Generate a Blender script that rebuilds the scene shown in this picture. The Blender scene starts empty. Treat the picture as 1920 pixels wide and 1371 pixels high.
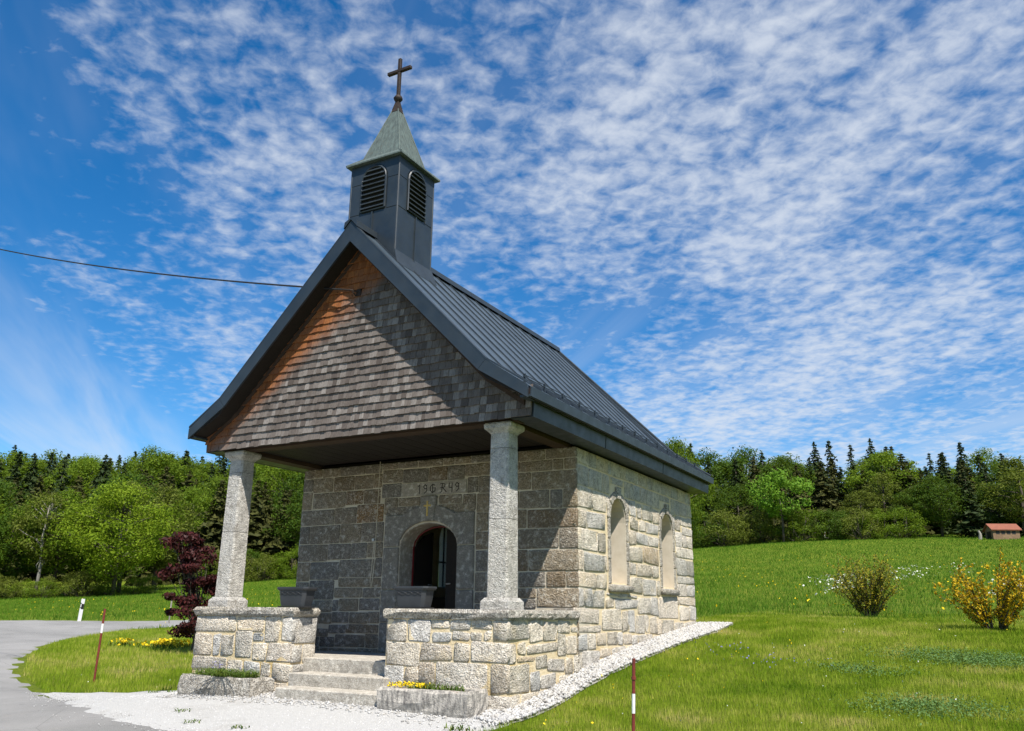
import bpy, bmesh, math, random
import numpy as np
from mathutils import Vector, Matrix
from mathutils.geometry import delaunay_2d_cdt
scene = bpy.context.scene
COL = scene.collection
R = math.radians
# ------------------------------------------------------------------ camera
CAM = Vector((4.8443, -8.7311, -0.0952))
F_PX = 1555.517
cam_d = bpy.data.cameras.new('camera'); cam = bpy.data.objects.new('camera', cam_d); COL.objects.link(cam)
yaw, pitch, roll = R(28.8826), R(16.5030), R(0.6270)
fwd0 = Vector((-math.sin(yaw), math.cos(yaw), 0)); right0 = Vector((math.cos(yaw), math.sin(yaw), 0)); up0 = Vector((0, 0, 1))
fwd = fwd0*math.cos(pitch) + up0*math.sin(pitch); up = up0*math.cos(pitch) - fwd0*math.sin(pitch)
r2 = right0*math.cos(roll) + up*math.sin(roll); u2 = up*math.cos(roll) - right0*math.sin(roll)
M = Matrix((r2, u2, -fwd)).transposed().to_4x4(); M.translation = CAM
cam.matrix_world = M
cam_d.sensor_fit = 'HORIZONTAL'; cam_d.sensor_width = 36.0; cam_d.lens = 36.0*F_PX/1920
cam_d.clip_start = 0.1; cam_d.clip_end = 3000
scene.camera = cam
# ------------------------------------------------------------------ sun and sky
SUN_FROM = Vector((0.50, -0.42, 1.0)).normalized()
sun_el = math.asin(SUN_FROM.z); sun_az = math.atan2(SUN_FROM.x, SUN_FROM.y)
sl = bpy.data.lights.new('sun', 'SUN'); sl.energy = 5.0; sl.angle = R(0.53); sl.color = (1.0, 0.95, 0.87)
so = bpy.data.objects.new('sun', sl); COL.objects.link(so)
so.rotation_euler = (-SUN_FROM).to_track_quat('-Z', 'Y').to_euler(); so.location = (10, -10, 30)
scene.view_settings.view_transform = 'Standard'; scene.view_settings.look = 'None'
scene.view_settings.gamma = 1.0; scene.view_settings.exposure = 0.70
world = bpy.data.worlds.new('World'); scene.world = world; world.use_nodes = True
def build_world():
    nt = world.node_tree; nt.nodes.clear(); N = nt.nodes.new; L = nt.links.new
    out = N('ShaderNodeOutputWorld')
    sky = N('ShaderNodeTexSky'); sky.sky_type = 'NISHITA'; sky.sun_disc = False
    sky.sun_elevation = sun_el; sky.sun_rotation = sun_az
    sky.air_density = 1.0; sky.dust_density = 0.1; sky.ozone_density = 3.0; sky.altitude = 700
    bg = N('ShaderNodeBackground'); bg.inputs['Strength'].default_value = 0.096
    hsv = N('ShaderNodeHueSaturation'); hsv.inputs['Saturation'].default_value = 1.38
    L(sky.outputs[0], hsv.inputs['Color']); L(hsv.outputs[0], bg.inputs['Color'])
    tc = N('ShaderNodeTexCoord')
    def math_(op, a, b=None, c=None, clamp=False):
        n = N('ShaderNodeMath'); n.operation = op; n.use_clamp = clamp
        for i, v in enumerate((a, b, c)):
            if v is None: continue
            if hasattr(v, 'node'): L(v, n.inputs[i])
            else: n.inputs[i].default_value = v
        return n.outputs[0]
    sep = N('ShaderNodeSeparateXYZ'); L(tc.outputs['Generated'], sep.inputs[0])
    x, y, z = sep.outputs
    den = math_('ADD', math_('MAXIMUM', z, 0.0), 0.08)
    px = math_('DIVIDE', x, den); py = math_('DIVIDE', y, den)
    al = math_('ADD', math_('MULTIPLY', px, -0.70), math_('MULTIPLY', py, 0.714))
    ac = math_('ADD', math_('MULTIPLY', px, 0.714), math_('MULTIPLY', py, 0.70))
    def noise(sa, sc_, scale, detail, rough, off=0.0, dist=0.0):
        cb = N('ShaderNodeCombineXYZ'); L(math_('MULTIPLY', al, sa), cb.inputs[0]); L(math_('MULTIPLY', ac, sc_), cb.inputs[1]); cb.inputs[2].default_value = off
        n = N('ShaderNodeTexNoise'); n.inputs['Scale'].default_value = scale; n.inputs['Detail'].default_value = detail
        n.inputs['Roughness'].default_value = rough; n.inputs['Distortion'].default_value = dist
        L(cb.outputs[0], n.inputs['Vector']); return n.outputs['Fac']
    big = noise(0.55, 1.0, 1.5, 3, 0.5, 3.1, 0.2)
    rows = noise(0.7, 1.0, 6.5, 3, 0.5, 7.7, 0.4)
    puff = noise(1.0, 1.0, 20.0, 6, 0.56, 1.3, 0.25)
    # the cloud sheet's edge: no clouds to the left of it
    edge = N('ShaderNodeMapRange'); edge.interpolation_type = 'SMOOTHSTEP'
    edge.inputs['From Min'].default_value = -0.85; edge.inputs['From Max'].default_value = -0.05
    L(ac, edge.inputs['Value'])
    s = math_('ADD', math_('MULTIPLY', big, 1.05), math_('ADD', math_('MULTIPLY', rows, 0.62), math_('MULTIPLY', puff, 0.95)))
    s = math_('ADD', s, math_('MULTIPLY', math_('SUBTRACT', edge.outputs[0], 1.0), 0.42))
    cov = N('ShaderNodeMapRange'); cov.interpolation_type = 'SMOOTHSTEP'
    cov.inputs['From Min'].default_value = 1.03; cov.inputs['From Max'].default_value = 1.72
    L(s, cov.inputs['Value'])
    # thin high veil, mostly low in the sky
    veil = noise(0.16, 0.9, 2.2, 5, 0.6, 12.4, 0.4)
    vr = N('ShaderNodeMapRange'); vr.interpolation_type = 'SMOOTHSTEP'; vr.inputs['From Min'].default_value = 0.42; vr.inputs['From Max'].default_value = 0.72; L(veil, vr.inputs['Value'])
    lowr = N('ShaderNodeMapRange'); lowr.interpolation_type = 'SMOOTHSTEP'; lowr.inputs['From Min'].default_value = 0.0; lowr.inputs['From Max'].default_value = 0.42; lowr.inputs['To Min'].default_value = 0.75; lowr.inputs['To Max'].default_value = 0.12; L(z, lowr.inputs['Value'])
    vf = math_('MULTIPLY', vr.outputs[0], lowr.outputs[0])
    fac = math_('MAXIMUM', math_('MULTIPLY', cov.outputs[0], 0.86), vf)
    fac = math_('MULTIPLY', fac, 0.95)
    cl = N('ShaderNodeBackground'); cl.inputs['Color'].default_value = (0.80, 0.86, 0.95, 1); cl.inputs['Strength'].default_value = 0.575
    mix = N('ShaderNodeMixShader'); L(fac, mix.inputs[0]); L(bg.outputs[0], mix.inputs[1]); L(cl.outputs[0], mix.inputs[2])
    L(mix.outputs[0], out.inputs['Surface'])
build_world()
scene.cycles.max_bounces = 6; scene.cycles.diffuse_bounces = 3; scene.cycles.glossy_bounces = 2; scene.cycles.transmission_bounces = 3
scene.cycles.transparent_max_bounces = 4
scene.cycles.use_denoising = True
# ------------------------------------------------------------------ data measured for this place
SIDE_STONES=[(0.003,-0.419,0.53,-0.172),(0.556,-0.45,0.904,-0.193),(0.929,-0.45,1.313,-0.217),(0,-0.677,0.211,-0.443),(0.237,-0.582,0.453,-0.445),(0.478,-0.584,1.311,-0.474),(0.236,-0.679,0.693,-0.608),(1.337,-0.641,1.571,-0.376),(1.596,-0.629,1.913,-0.385),(0.003,-0.987,0.542,-0.703),(0.569,-0.999,0.826,-0.775),(0.718,-0.751,1.019,-0.609),(0.853,-1.001,1.256,-0.833),(1.044,-0.809,1.522,-0.668),(1.549,-0.85,1.772,-0.666),(1.797,-0.847,2.062,-0.653),(1.368,-1.061,1.664,-0.875),(1.69,-1.013,1.943,-0.874),(1.969,-1.003,2.264,-0.873),(0.002,-1.237,0.297,-1.013),(0.363,-1.158,1.068,-1.027),(1.946,1.328,2.502,1.625),(2.526,1.33,3.036,1.614),(1.938,1.063,2.285,1.302),(2.312,1.062,2.984,1.304),(1.93,0.756,2.681,1.038),(2.707,0.743,2.987,1.034),(4.014,1.414,4.314,1.651),(4.337,1.413,4.57,1.65),(4.594,1.389,5.102,1.643),(5.129,1.389,5.448,1.636),(4.038,1.191,4.417,1.389),(4.444,1.194,4.729,1.365),(4.753,1.19,5.375,1.364),(3.964,0.947,4.282,1.164),(4.309,0.982,4.845,1.166),(4.869,0.982,5.371,1.165),(6.381,1.382,6.647,1.639),(6.674,1.501,7.076,1.651),(7.102,1.502,7.385,1.671),(6.34,1.087,6.74,1.354),(6.766,1.341,7.384,1.477),(7.041,1.094,7.385,1.314),(1.922,0.464,2.178,0.732),(2.204,0.46,2.933,0.716),(1.914,0.238,2.601,0.436),(2.628,0.236,2.975,0.436),(1.908,-0.02,2.167,0.211),(2.191,-0.022,2.458,0.214),(2.483,-0.02,2.901,0.211),(1.927,-0.248,2.692,-0.046),(2.789,-0.353,3.552,-0.06),(2.927,-0.033,3.287,0.108),(3.311,-0.036,4.253,0.095),(3.003,0.132,3.466,0.176),(3.491,0.12,3.828,0.176),(3.855,0.123,4.254,0.176),(3.964,0.697,4.574,0.922),(4.599,0.687,5.34,0.956),(3.964,0.472,4.249,0.671),(4.276,0.473,4.985,0.659),(5.012,0.466,5.335,0.663),(3.964,0.205,4.513,0.446),(4.538,0.18,5.178,0.439),(4.28,-0.106,4.851,0.152),(4.876,-0.136,5.242,0.154),(5.268,-0.181,6.311,0.173),(3.576,-0.367,3.807,-0.079),(3.834,-0.381,4.121,-0.072),(4.145,-0.402,4.55,-0.13),(4.575,-0.401,4.759,-0.133),(4.785,-0.415,5.135,-0.162),(5.159,-0.436,5.373,-0.205),(5.397,-0.438,6.038,-0.206),(6.063,-0.485,6.601,-0.248),(6.627,-0.426,7.354,-0.25),(6.44,0.046,7.383,0.179),(6.379,-0.224,6.955,0.022),(6.98,-0.226,7.383,0.022),(6.325,0.584,6.903,0.868),(6.929,0.581,7.381,0.868),(6.349,0.434,7.382,0.557),(6.322,0.204,6.865,0.407),(6.892,0.203,7.384,0.41),(6.359,0.894,7.382,1.063),(1.729,-0.361,2.762,-0.272),(1.94,-0.59,2.277,-0.388),(2.301,-0.589,2.563,-0.389),(2.587,-0.557,2.955,-0.386),(2.98,-0.554,3.363,-0.379),(3.387,-0.557,3.571,-0.394),(3.596,-0.558,3.946,-0.405),(3.972,-0.565,4.25,-0.427),(4.277,-0.584,4.593,-0.428),(4.618,-0.598,4.903,-0.439),(4.93,-0.615,5.505,-0.462),(5.53,-0.614,6.037,-0.462),(2.089,-0.847,2.685,-0.614),(2.716,-0.711,3.126,-0.581),(3.151,-0.742,3.698,-0.583),(3.768,-0.809,4.048,-0.59),(4.074,-0.777,4.384,-0.61),(2.898,-0.915,3.261,-0.769),(3.285,-0.886,3.626,-0.768),(2.712,-0.858,2.871,-0.735),(1.911,1.955,2.382,2.168),(2.407,1.954,2.681,2.168),(2.705,1.954,3.133,2.168),(3.157,1.954,3.29,2.168),(3.314,1.95,3.62,2.168),(3.644,1.953,3.874,2.168),(3.898,1.956,4.269,2.168),(4.293,1.951,4.457,2.168),(4.481,1.956,4.874,2.168),(4.898,1.954,5.184,2.168),(5.208,1.954,5.612,2.168),(5.636,1.954,5.899,2.168),(5.923,1.954,6.171,2.168),(6.195,1.954,6.561,2.168),(6.585,1.95,7.016,2.168),(7.04,1.95,7.268,2.168),(7.292,1.95,7.383,2.168),(1.911,1.652,2.377,1.928),(2.401,1.652,2.566,1.926),(2.59,1.64,2.897,1.926),(2.921,1.64,3.176,1.926),(3.236,1.824,3.749,1.924),(3.824,1.676,4.051,1.926),(4.075,1.676,4.225,1.93),(4.249,1.676,4.519,1.924),(4.543,1.676,4.812,1.929),(4.836,1.668,5.107,1.927),(5.131,1.66,5.516,1.926),(5.541,1.824,5.799,1.926),(5.823,1.824,6.05,1.926),(6.164,1.628,6.305,1.926),(6.329,1.664,6.646,1.926),(6.67,1.676,7.078,1.926),(7.104,1.695,7.383,1.926),(6.163,1.386,6.358,1.606),(5.203,0.195,5.378,0.43),(3.824,1.411,3.989,1.651),(6.764,1.089,7.019,1.314),(3.059,1.382,3.174,1.617),(2.957,0.482,3.037,0.717),(6.334,0.044,6.414,0.179),(5.803,-1.299,6.223,-1.059),(1.178,-1.299,1.598,-1.084),(3.942,-1.255,4.362,-1.015),(6.934,-0.684,7.354,-0.449),(2.682,-1.214,3.102,-0.974),(4.549,-0.973,4.969,-0.738),(6.157,-0.938,6.577,-0.703),(6.379,-0.68,6.799,-0.51),(4.994,-1.047,5.414,-0.807),(3.516,-1.182,3.916,-0.942),(0.534,-1.298,0.949,-1.183),(4.384,-1.296,4.804,-1.056),(6.915,-1.171,7.335,-0.931),(4.993,-0.784,5.413,-0.639),(6.961,-0.905,7.381,-0.71),(2.141,-1.296,2.561,-1.056),(5.74,-0.874,6.13,-0.639),(6.936,-1.297,7.356,-1.197),(4.94,-1.299,5.36,-1.069),(6.373,-1.205,6.793,-0.965),(1.624,-1.298,2.044,-1.083),(1.337,-0.351,1.707,-0.201),(5.44,-1.02,5.715,-0.78),(3.286,-1.16,3.491,-0.92),(5.439,-1.286,5.779,-1.046),(6.601,-0.941,6.891,-0.706),(4.07,-0.991,4.49,-0.801),(2.287,-1.033,2.657,-0.873),(3.942,-0.99,4.047,-0.835),(3.652,-0.916,3.917,-0.831),(6.157,-0.678,6.357,-0.508),(0.973,-1.298,1.153,-1.183),(3.284,-1.298,3.704,-1.208),(3.126,-1.284,3.261,-1.044),(0.32,-1.297,0.51,-1.182),(5.438,-0.757,5.713,-0.642),(5.805,-1.033,6.135,-0.898),(6.246,-1.268,6.346,-1.028),(4.487,-0.714,4.907,-0.624),(3.73,-1.298,3.915,-1.208)]
PARAPET_R=[(-1.699,-0.45,-1.405,-0.195),(-1.384,-0.45,-1.053,-0.196),(-1.03,-0.45,-0.76,-0.333),(-0.74,-0.44,-0.504,-0.334),(-1.032,-0.313,-0.779,-0.198),(-0.759,-0.311,-0.484,-0.195),(-0.484,-0.425,-0.323,-0.331),(-0.464,-0.298,-0.203,-0.198),(-0.302,-0.422,-0.202,-0.318),(-0.18,-0.424,0,-0.196),(-1.697,-0.732,-1.205,-0.472),(-1.182,-0.672,-0.738,-0.472),(-0.716,-0.67,-0.507,-0.46),(-0.484,-0.671,0,-0.446),(-1.697,-0.965,-1.429,-0.754),(-1.408,-0.943,-1.205,-0.755),(-1.185,-0.944,-0.974,-0.702),(-0.953,-0.991,-0.236,-0.693),(-0.215,-0.988,0,-0.691),(-0.281,-1.245,0,-1.011),(-0.552,-1.264,-0.303,-1.012),(-0.952,-1.283,-0.574,-1.011),(-1.319,-1.271,-0.974,-0.964),(-1.7,-1.268,-1.34,-0.986)]
PARAPET_L=[(-5.045,-0.416,-4.295,-0.207),(-4.263,-0.386,-3.76,-0.197),(-3.737,-0.511,-3.472,-0.195),(-5.028,-0.718,-4.722,-0.441),(-4.697,-0.721,-4.559,-0.441),(-4.537,-0.721,-4.292,-0.438),(-4.27,-0.734,-3.956,-0.409),(-3.934,-0.517,-3.759,-0.408),(-3.931,-0.752,-3.686,-0.54),(-3.664,-0.769,-3.26,-0.536),(-5.014,-0.903,-4.413,-0.743),(-4.39,-0.945,-4.095,-0.758),(-4.07,-0.943,-3.774,-0.776),(-3.752,-0.952,-3.585,-0.794),(-3.561,-1.004,-3.261,-0.792),(-3.447,-0.512,-3.26,-0.198),(-4.973,-1.135,-4.412,-0.929),(-4.386,-1.115,-4.039,-0.968),(-4.017,-1.112,-3.584,-0.974),(-3.534,-1.221,-3.26,-1.026),(-4.941,-1.323,-4.309,-1.158),(-4.284,-1.284,-3.558,-1.137),(-5.057,-1.295,-4.962,-1.155)]
RETURN_STONES=[(0.002,-0.536,0.46,-0.209),(0.002,-0.777,0.213,-0.56),(0.234,-0.776,0.458,-0.558),(0.001,-0.9,0.284,-0.799)]
NAVE_STONES=[(-5.06,2.026,-4.85,2.167),(-4.837,2.027,-4.675,2.17),(-4.66,2.024,-4.285,2.169),(-4.272,2.023,-3.765,2.169),(-3.75,2.028,-3.417,2.167),(-5.06,1.801,-4.858,2.01),(-4.844,1.778,-4.418,2.011),(-4.403,1.778,-3.974,2.01),(-3.962,1.784,-3.584,2.008),(-3.571,1.786,-3.404,2.013),(-5.06,1.497,-4.857,1.788),(-4.822,1.511,-4.137,1.765),(-4.122,1.539,-3.769,1.764),(-3.757,1.54,-3.426,1.77),(-5.06,1.237,-4.347,1.484),(-4.332,1.241,-3.889,1.497),(-3.875,1.247,-3.347,1.527),(-5.058,0.936,-4.848,1.221),(-4.834,0.934,-4.206,1.223),(-4.193,0.936,-3.769,1.229),(-3.757,0.94,-3.323,1.235),(-5.058,0.653,-4.445,0.921),(-4.43,0.679,-3.964,0.921),(-3.949,0.68,-3.637,0.923),(-3.622,0.697,-3.325,0.927),(-5.059,0.339,-4.785,0.637),(-4.772,0.362,-4.178,0.637),(-4.165,0.393,-3.454,0.665),(-3.442,0.395,-3.322,0.685),(-5.058,0.036,-4.783,0.324),(-4.771,0.057,-4.251,0.35),(-4.165,0.245,-3.325,0.381),(-4.237,0.083,-3.68,0.233),(-3.666,0.084,-3.323,0.231),(-4.127,-0.121,-3.74,0.07),(-3.725,-0.106,-3.326,0.071),(-4.251,-0.298,-3.918,-0.136),(-3.904,-0.297,-3.547,-0.137),(-3.535,-0.296,-3.322,-0.122),(-4.304,-0.457,-3.964,-0.33),(-3.952,-0.439,-3.324,-0.312),(-4.466,-0.66,-4.175,-0.515),(-4.161,-0.646,-3.575,-0.47),(-3.561,-0.649,-3.322,-0.453),(-4.452,-0.748,-3.721,-0.674),(-3.706,-0.75,-3.322,-0.662),(-4.525,-0.315,-4.263,-0.152),(-4.694,-0.138,-4.273,0.043),(-5.036,-0.186,-4.709,0.021),(-5.013,-0.381,-4.538,-0.202),(-4.994,-0.503,-4.316,-0.394),(-4.978,-0.685,-4.481,-0.517),(-4.962,-0.75,-4.467,-0.698),(-3.402,2.068,-3.109,2.168),(-3.098,2.068,-2.726,2.167),(-2.711,2.06,-2.245,2.166),(-2.233,2.06,-2.041,2.17),(-2.028,2.062,-1.745,2.167),(-1.73,2.056,-1.395,2.166),(-3.39,1.85,-3.011,2.054),(-2.998,1.83,-2.512,2.045),(-2.498,1.83,-2.162,2.047),(-2.15,1.83,-1.848,2.048),(-1.834,1.862,-1.397,2.042),(-1.59,1.598,-1.398,1.848),(-1.616,1.318,-1.386,1.584),(-1.618,1.035,-1.416,1.306),(-1.618,0.768,-1.383,1.023),(-1.618,0.458,-1.382,0.754),(-1.618,0.179,-1.387,0.445),(-1.618,-0.179,-1.387,-0.004),(-1.618,-0.328,-1.373,-0.194),(-1.618,-0.518,-1.37,-0.343),(-1.383,2.022,-0.907,2.167),(-0.895,2.023,-0.487,2.167),(-0.474,2.027,0,2.166),(-1.384,1.861,-0.889,2.007),(-0.877,1.859,-0.362,2.011),(-0.35,1.86,-0.188,2.012),(-0.176,1.858,0,2.012),(-1.384,1.604,-0.709,1.846),(-0.694,1.59,0,1.844),(-1.374,1.333,-0.908,1.588),(-0.896,1.329,-0.411,1.578),(-0.396,1.317,-0.203,1.577),(-0.191,1.316,0,1.578),(-1.373,1.051,-0.777,1.317),(-0.764,1.043,0,1.304),(-1.371,0.769,-0.921,1.037),(-0.908,0.761,-0.269,1.028),(-0.257,0.751,0,1.031),(-1.369,0.451,-0.934,0.755),(-0.922,0.45,-0.757,0.745),(-0.745,0.45,0,0.738),(-1.368,0.234,-0.903,0.436),(-0.891,0.231,-0.476,0.435),(-0.461,0.228,-0.162,0.438),(-0.147,0.231,0,0.436),(-1.364,0.074,-0.922,0.221),(-0.91,0.082,-0.624,0.218),(-0.609,-0.038,-0.003,0.216),(-1.361,-0.061,-0.856,0.061),(-0.841,-0.06,-0.624,0.069),(-1.359,-0.21,-0.835,-0.074),(-0.82,-0.203,-0.369,-0.074),(-0.355,-0.206,-0.001,-0.05),(-1.355,-0.42,-0.677,-0.224),(-0.662,-0.407,0,-0.218),(-3.058,1.467,-2.644,1.6),(-2.296,1.467,-1.882,1.6),(-3.332,1.35,-3.072,1.604),(-1.868,1.35,-1.63,1.598),(-3.39,1.616,-3.022,1.836),(-1.789,1.612,-1.602,1.848),(-1.617,0.01,-1.377,0.165),(-0.665,-0.656,-0.275,-0.421),(-1.618,-0.749,-1.198,-0.534),(-1.181,-0.746,-0.761,-0.511),(-0.26,-0.671,-0.005,-0.436),(-0.748,-0.747,-0.333,-0.672),(-0.317,-0.745,-0.002,-0.685),(-4.258,-0.122,-4.143,0.043),(-1.356,-0.52,-1.196,-0.435)]
TERRAIN_PTS=[[4.84, -8.73, -1.72], [-4.9, -0.35, -1.24], [-1.6, -0.6, -1.21], [0.0, -0.05, -1.21], [0.35, 0.67, -1.13], [0.35, 1.9, -0.9], [0.35, 4.3, -0.6], [0.35, 7.4, -0.33], [-2.5, 9.5, -0.25], [-5.5, 3.5, -1.15], [-5.4, 7.4, -0.7], [20.0, -20.0, -2.2], [-20.0, -20.0, -2.2], [0.0, -60.0, -4.0], [60.0, -40.0, -3.0], [-60.0, -30.0, -3.0], [-14.41, -3.34, -1.6], [-52.93, 7.45, -0.8], [-96.26, 19.59, 0.5], [-187.74, 45.22, 10.0], [-284.04, 72.19, 24.0], [-2.04, -4.65, -1.6], [-8.05, -1.08, -1.46], [-16.65, 4.03, -1.27], [-27.83, 10.66, -0.98], [-32.99, 13.73, -0.76], [-46.75, 21.89, -0.3], [-81.15, 42.31, 1.07], [-167.14, 93.35, 11.0], [-253.14, 144.39, 24.0], [-6.79, 0.74, -1.42], [-14.54, 7.06, -1.25], [-24.62, 15.27, -0.97], [-29.27, 19.06, -0.73], [-41.68, 29.16, -0.05], [-76.56, 57.58, 2.23], [-150.22, 117.58, 12.0], [-227.75, 180.74, 24.0], [-15.44, 13.37, -0.75], [-24.91, 23.68, -0.25], [-35.73, 35.47, 0.6], [-69.54, 72.3, 4.18], [-130.4, 138.61, 13.0], [-198.02, 212.28, 24.0], [-8.74, 15.75, 0.05], [-24.26, 43.74, 1.8], [-48.52, 87.46, 6.0], [-92.18, 166.16, 13.0], [-140.7, 253.6, 22.0], [-3.86, 19.98, 0.2], [-12.57, 48.69, 2.65], [-27.08, 96.53, 7.96], [-32.89, 115.67, 9.43], [-53.2, 182.66, 13.0], [3.97, -1.79, -1.22], [3.34, 3.17, -0.87], [1.97, 14.09, -0.17], [-0.16, 30.96, 1.04], [-3.91, 60.72, 4.14], [-7.03, 85.52, 7.28], [-9.16, 102.39, 9.37], [-11.41, 120.25, 10.89], [-20.16, 189.7, 14.0], [5.09, -1.24, -1.2], [5.24, 3.26, -0.87], [5.41, 8.26, -0.39], [6.17, 31.25, 0.99], [7.17, 61.23, 3.87], [8.0, 86.22, 6.88], [8.56, 103.21, 8.78], [9.16, 121.2, 10.21], [11.48, 191.16, 14.0], [9.13, 5.64, -0.8], [16.27, 29.6, 0.8], [24.84, 58.35, 3.6], [36.83, 98.6, 8.5], [61.97, 182.94, 13.0]]
# ------------------------------------------------------------------ helpers
rnd = random.Random(11)
rng = np.random.default_rng(5)
MATS = {}
class NT:
    def __init__(s, name, rough=0.8, spec=0.3):
        s.m = bpy.data.materials.new(name); s.m.use_nodes = True; s.t = s.m.node_tree
        s.b = s.t.nodes['Principled BSDF']; s.out = s.t.nodes['Material Output']
        s.b.inputs['Roughness'].default_value = rough; s.b.inputs['Specular IOR Level'].default_value = spec
        MATS[name] = s.m
    def n(s, typ, **kw):
        o = s.t.nodes.new(typ)
        for k, v in kw.items(): setattr(o, k, v)
        return o
    def l(s, a, b): s.t.links.new(a, b)
    def coord(s, kind='Object', scale=None):
        tc = s.n('ShaderNodeTexCoord'); o = tc.outputs[kind]
        if scale is not None:
            mp = s.n('ShaderNodeMapping'); mp.inputs['Scale'].default_value = scale; s.l(o, mp.inputs[0]); o = mp.outputs[0]
        return o
    def noise(s, scale, detail=4, rough=0.6, vec=None, dist=0.0):
        n = s.n('ShaderNodeTexNoise'); n.inputs['Scale'].default_value = scale; n.inputs['Detail'].default_value = detail
        n.inputs['Roughness'].default_value = rough; n.inputs['Distortion'].default_value = dist
        if vec is not None: s.l(vec, n.inputs['Vector'])
        return n.outputs['Fac']
    def ramp(s, fac, stops):
        r = s.n('ShaderNodeValToRGB'); e = r.color_ramp.elements
        while len(e) < len(stops): e.new(0.5)
        for i, (p, c) in enumerate(stops):
            e[i].position = p; e[i].color = (c[0], c[1], c[2], 1)
        s.l(fac, r.inputs[0]); return r.outputs[0]
    def mix(s, a, b, fac, mode='MIX'):
        m = s.n('ShaderNodeMix', data_type='RGBA', blend_type=mode)
        for sock, v in ((m.inputs[0], fac), (m.inputs[6], a), (m.inputs[7], b)):
            if hasattr(v, 'node'): s.l(v, sock)
            elif isinstance(v, (int, float)): sock.default_value = v
            else: sock.default_value = (v[0], v[1], v[2], 1)
        return m.outputs[2]
    def math(s, op, a, b=0.0, clamp=False):
        n = s.n('ShaderNodeMath', operation=op); n.use_clamp = clamp
        for i, v in enumerate((a, b)):
            if hasattr(v, 'node'): s.l(v, n.inputs[i])
            else: n.inputs[i].default_value = v
        return n.outputs[0]
    def rng(s, v, a, b, c=0.0, d=1.0):
        n = s.n('ShaderNodeMapRange'); n.inputs[1].default_value = a; n.inputs[2].default_value = b; n.inputs[3].default_value = c; n.inputs[4].default_value = d
        s.l(v, n.inputs[0]); return n.outputs[0]
    def color(s, c): s.l(c, s.b.inputs['Base Color']) if hasattr(c, 'node') else s.b.inputs['Base Color'].__setattr__('default_value', (c[0], c[1], c[2], 1))
    def bump(s, h, strength=0.5, dist=0.02, prev=None):
        b = s.n('ShaderNodeBump'); b.inputs['Strength'].default_value = strength; b.inputs['Distance'].default_value = dist
        s.l(h, b.inputs['Height'])
        if prev is not None: s.l(prev, b.inputs['Normal'])
        s.l(b.outputs[0], s.b.inputs['Normal']); return b.outputs[0]
    def rand(s):
        oi = s.n('ShaderNodeObjectInfo'); return oi.outputs['Random']
    def island(s):
        g = s.n('ShaderNodeNewGeometry'); return g.outputs['Random Per Island']
    def pos(s):
        g = s.n('ShaderNodeNewGeometry'); return g.outputs['Position']

def granite(name, palette, grain=0.28, bump=0.9, stain=None, fine=55, pit_shade=0.72):
    k = NT(name, 0.9, 0.12); v = k.coord('Object')
    base = k.ramp(k.rand(), palette)
    lo = k.noise(5.0, 4, 0.6, v); base = k.mix(base, k.mix(base, (0.28, 0.25, 0.21), 0.5), k.rng(lo, 0.45, 0.70))
    sp = k.noise(fine, 2, 0.6, v); sp2 = k.noise(fine*2.3, 2, 0.6, v)
    c = k.mix(k.mix(base, (0.07, 0.065, 0.06), pit_shade), base, k.rng(sp, 0.36, 0.47))  # shadow of the chiselled pits put into the colour, along with dark speckle
    c = k.mix(c, (0.80, 0.77, 0.71), k.rng(sp, 0.56, 0.66, 0.0, grain*2.0))
    c = k.mix(c, k.mix(c, (0.12, 0.11, 0.10), pit_shade*.6), k.rng(sp2, 0.56, 0.66))
    mo = k.noise(13, 4, 0.6, v); c = k.mix(c, k.mix(c, (0.16, 0.14, 0.11), 0.45), k.rng(mo, 0.54, 0.66)); c = k.mix(c, k.mix(c, (0.85, 0.80, 0.70), 0.35), k.rng(mo, 0.46, 0.34))
    if stain:
        st = k.noise(2.2, 5, 0.62, v); c = k.mix(c, stain, k.rng(st, 0.56, 0.72, 0, 0.5))
    k.color(c)
    h1 = k.rng(k.noise(30, 5, 0.6, v), 0.32, 0.68); h2 = k.rng(sp, 0.34, 0.60)
    k.bump(k.math('ADD', k.math('MULTIPLY', h1, 0.8), k.math('MULTIPLY', h2, 0.6)), bump, 0.022)
    return k.m
granite('granite_rubble', [(0.0, (0.557, 0.505, 0.432)), (0.15, (0.741, 0.65, 0.515)), (0.3, (0.567, 0.547, 0.515)), (0.45, (0.783, 0.69, 0.547)), (0.6, (0.66, 0.577, 0.464)), (0.75, (0.721, 0.598, 0.432)), (0.88, (0.587, 0.577, 0.547)), (1.0, (0.618, 0.474, 0.309))], stain=(0.741, 0.598, 0.371), pit_shade=0.45)
granite('granite_ashlar_shaded', [(0.0, (0.2, 0.176, 0.148)), (0.25, (0.32, 0.252, 0.164)), (0.5, (0.216, 0.196, 0.172)), (0.75, (0.336, 0.268, 0.18)), (1.0, (0.224, 0.16, 0.096))], stain=(0.24, 0.184, 0.112), pit_shade=0.45, grain=0.12)  # same granite, palette darkened for the porch shade; rubble above is the sunlit copy
granite('granite_rusty', [(0.0, (0.34, 0.19, 0.07)), (1.0, (0.26, 0.17, 0.09))])
granite('granite_cap', [(0.0, (0.425, 0.383, 0.315)), (0.5, (0.493, 0.442, 0.357)), (1.0, (0.399, 0.365, 0.315))], stain=(0.17, 0.153, 0.128))
granite('granite_dressed', [(0.0, (0.561, 0.535, 0.493)), (1.0, (0.595, 0.561, 0.501))], grain=0.25, bump=0.9, fine=75, pit_shade=0.36)
granite('granite_step', [(0.0, (0.416, 0.376, 0.312)), (1.0, (0.448, 0.408, 0.344))], bump=0.4, stain=(0.176, 0.16, 0.136), fine=110, pit_shade=0.5)
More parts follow.
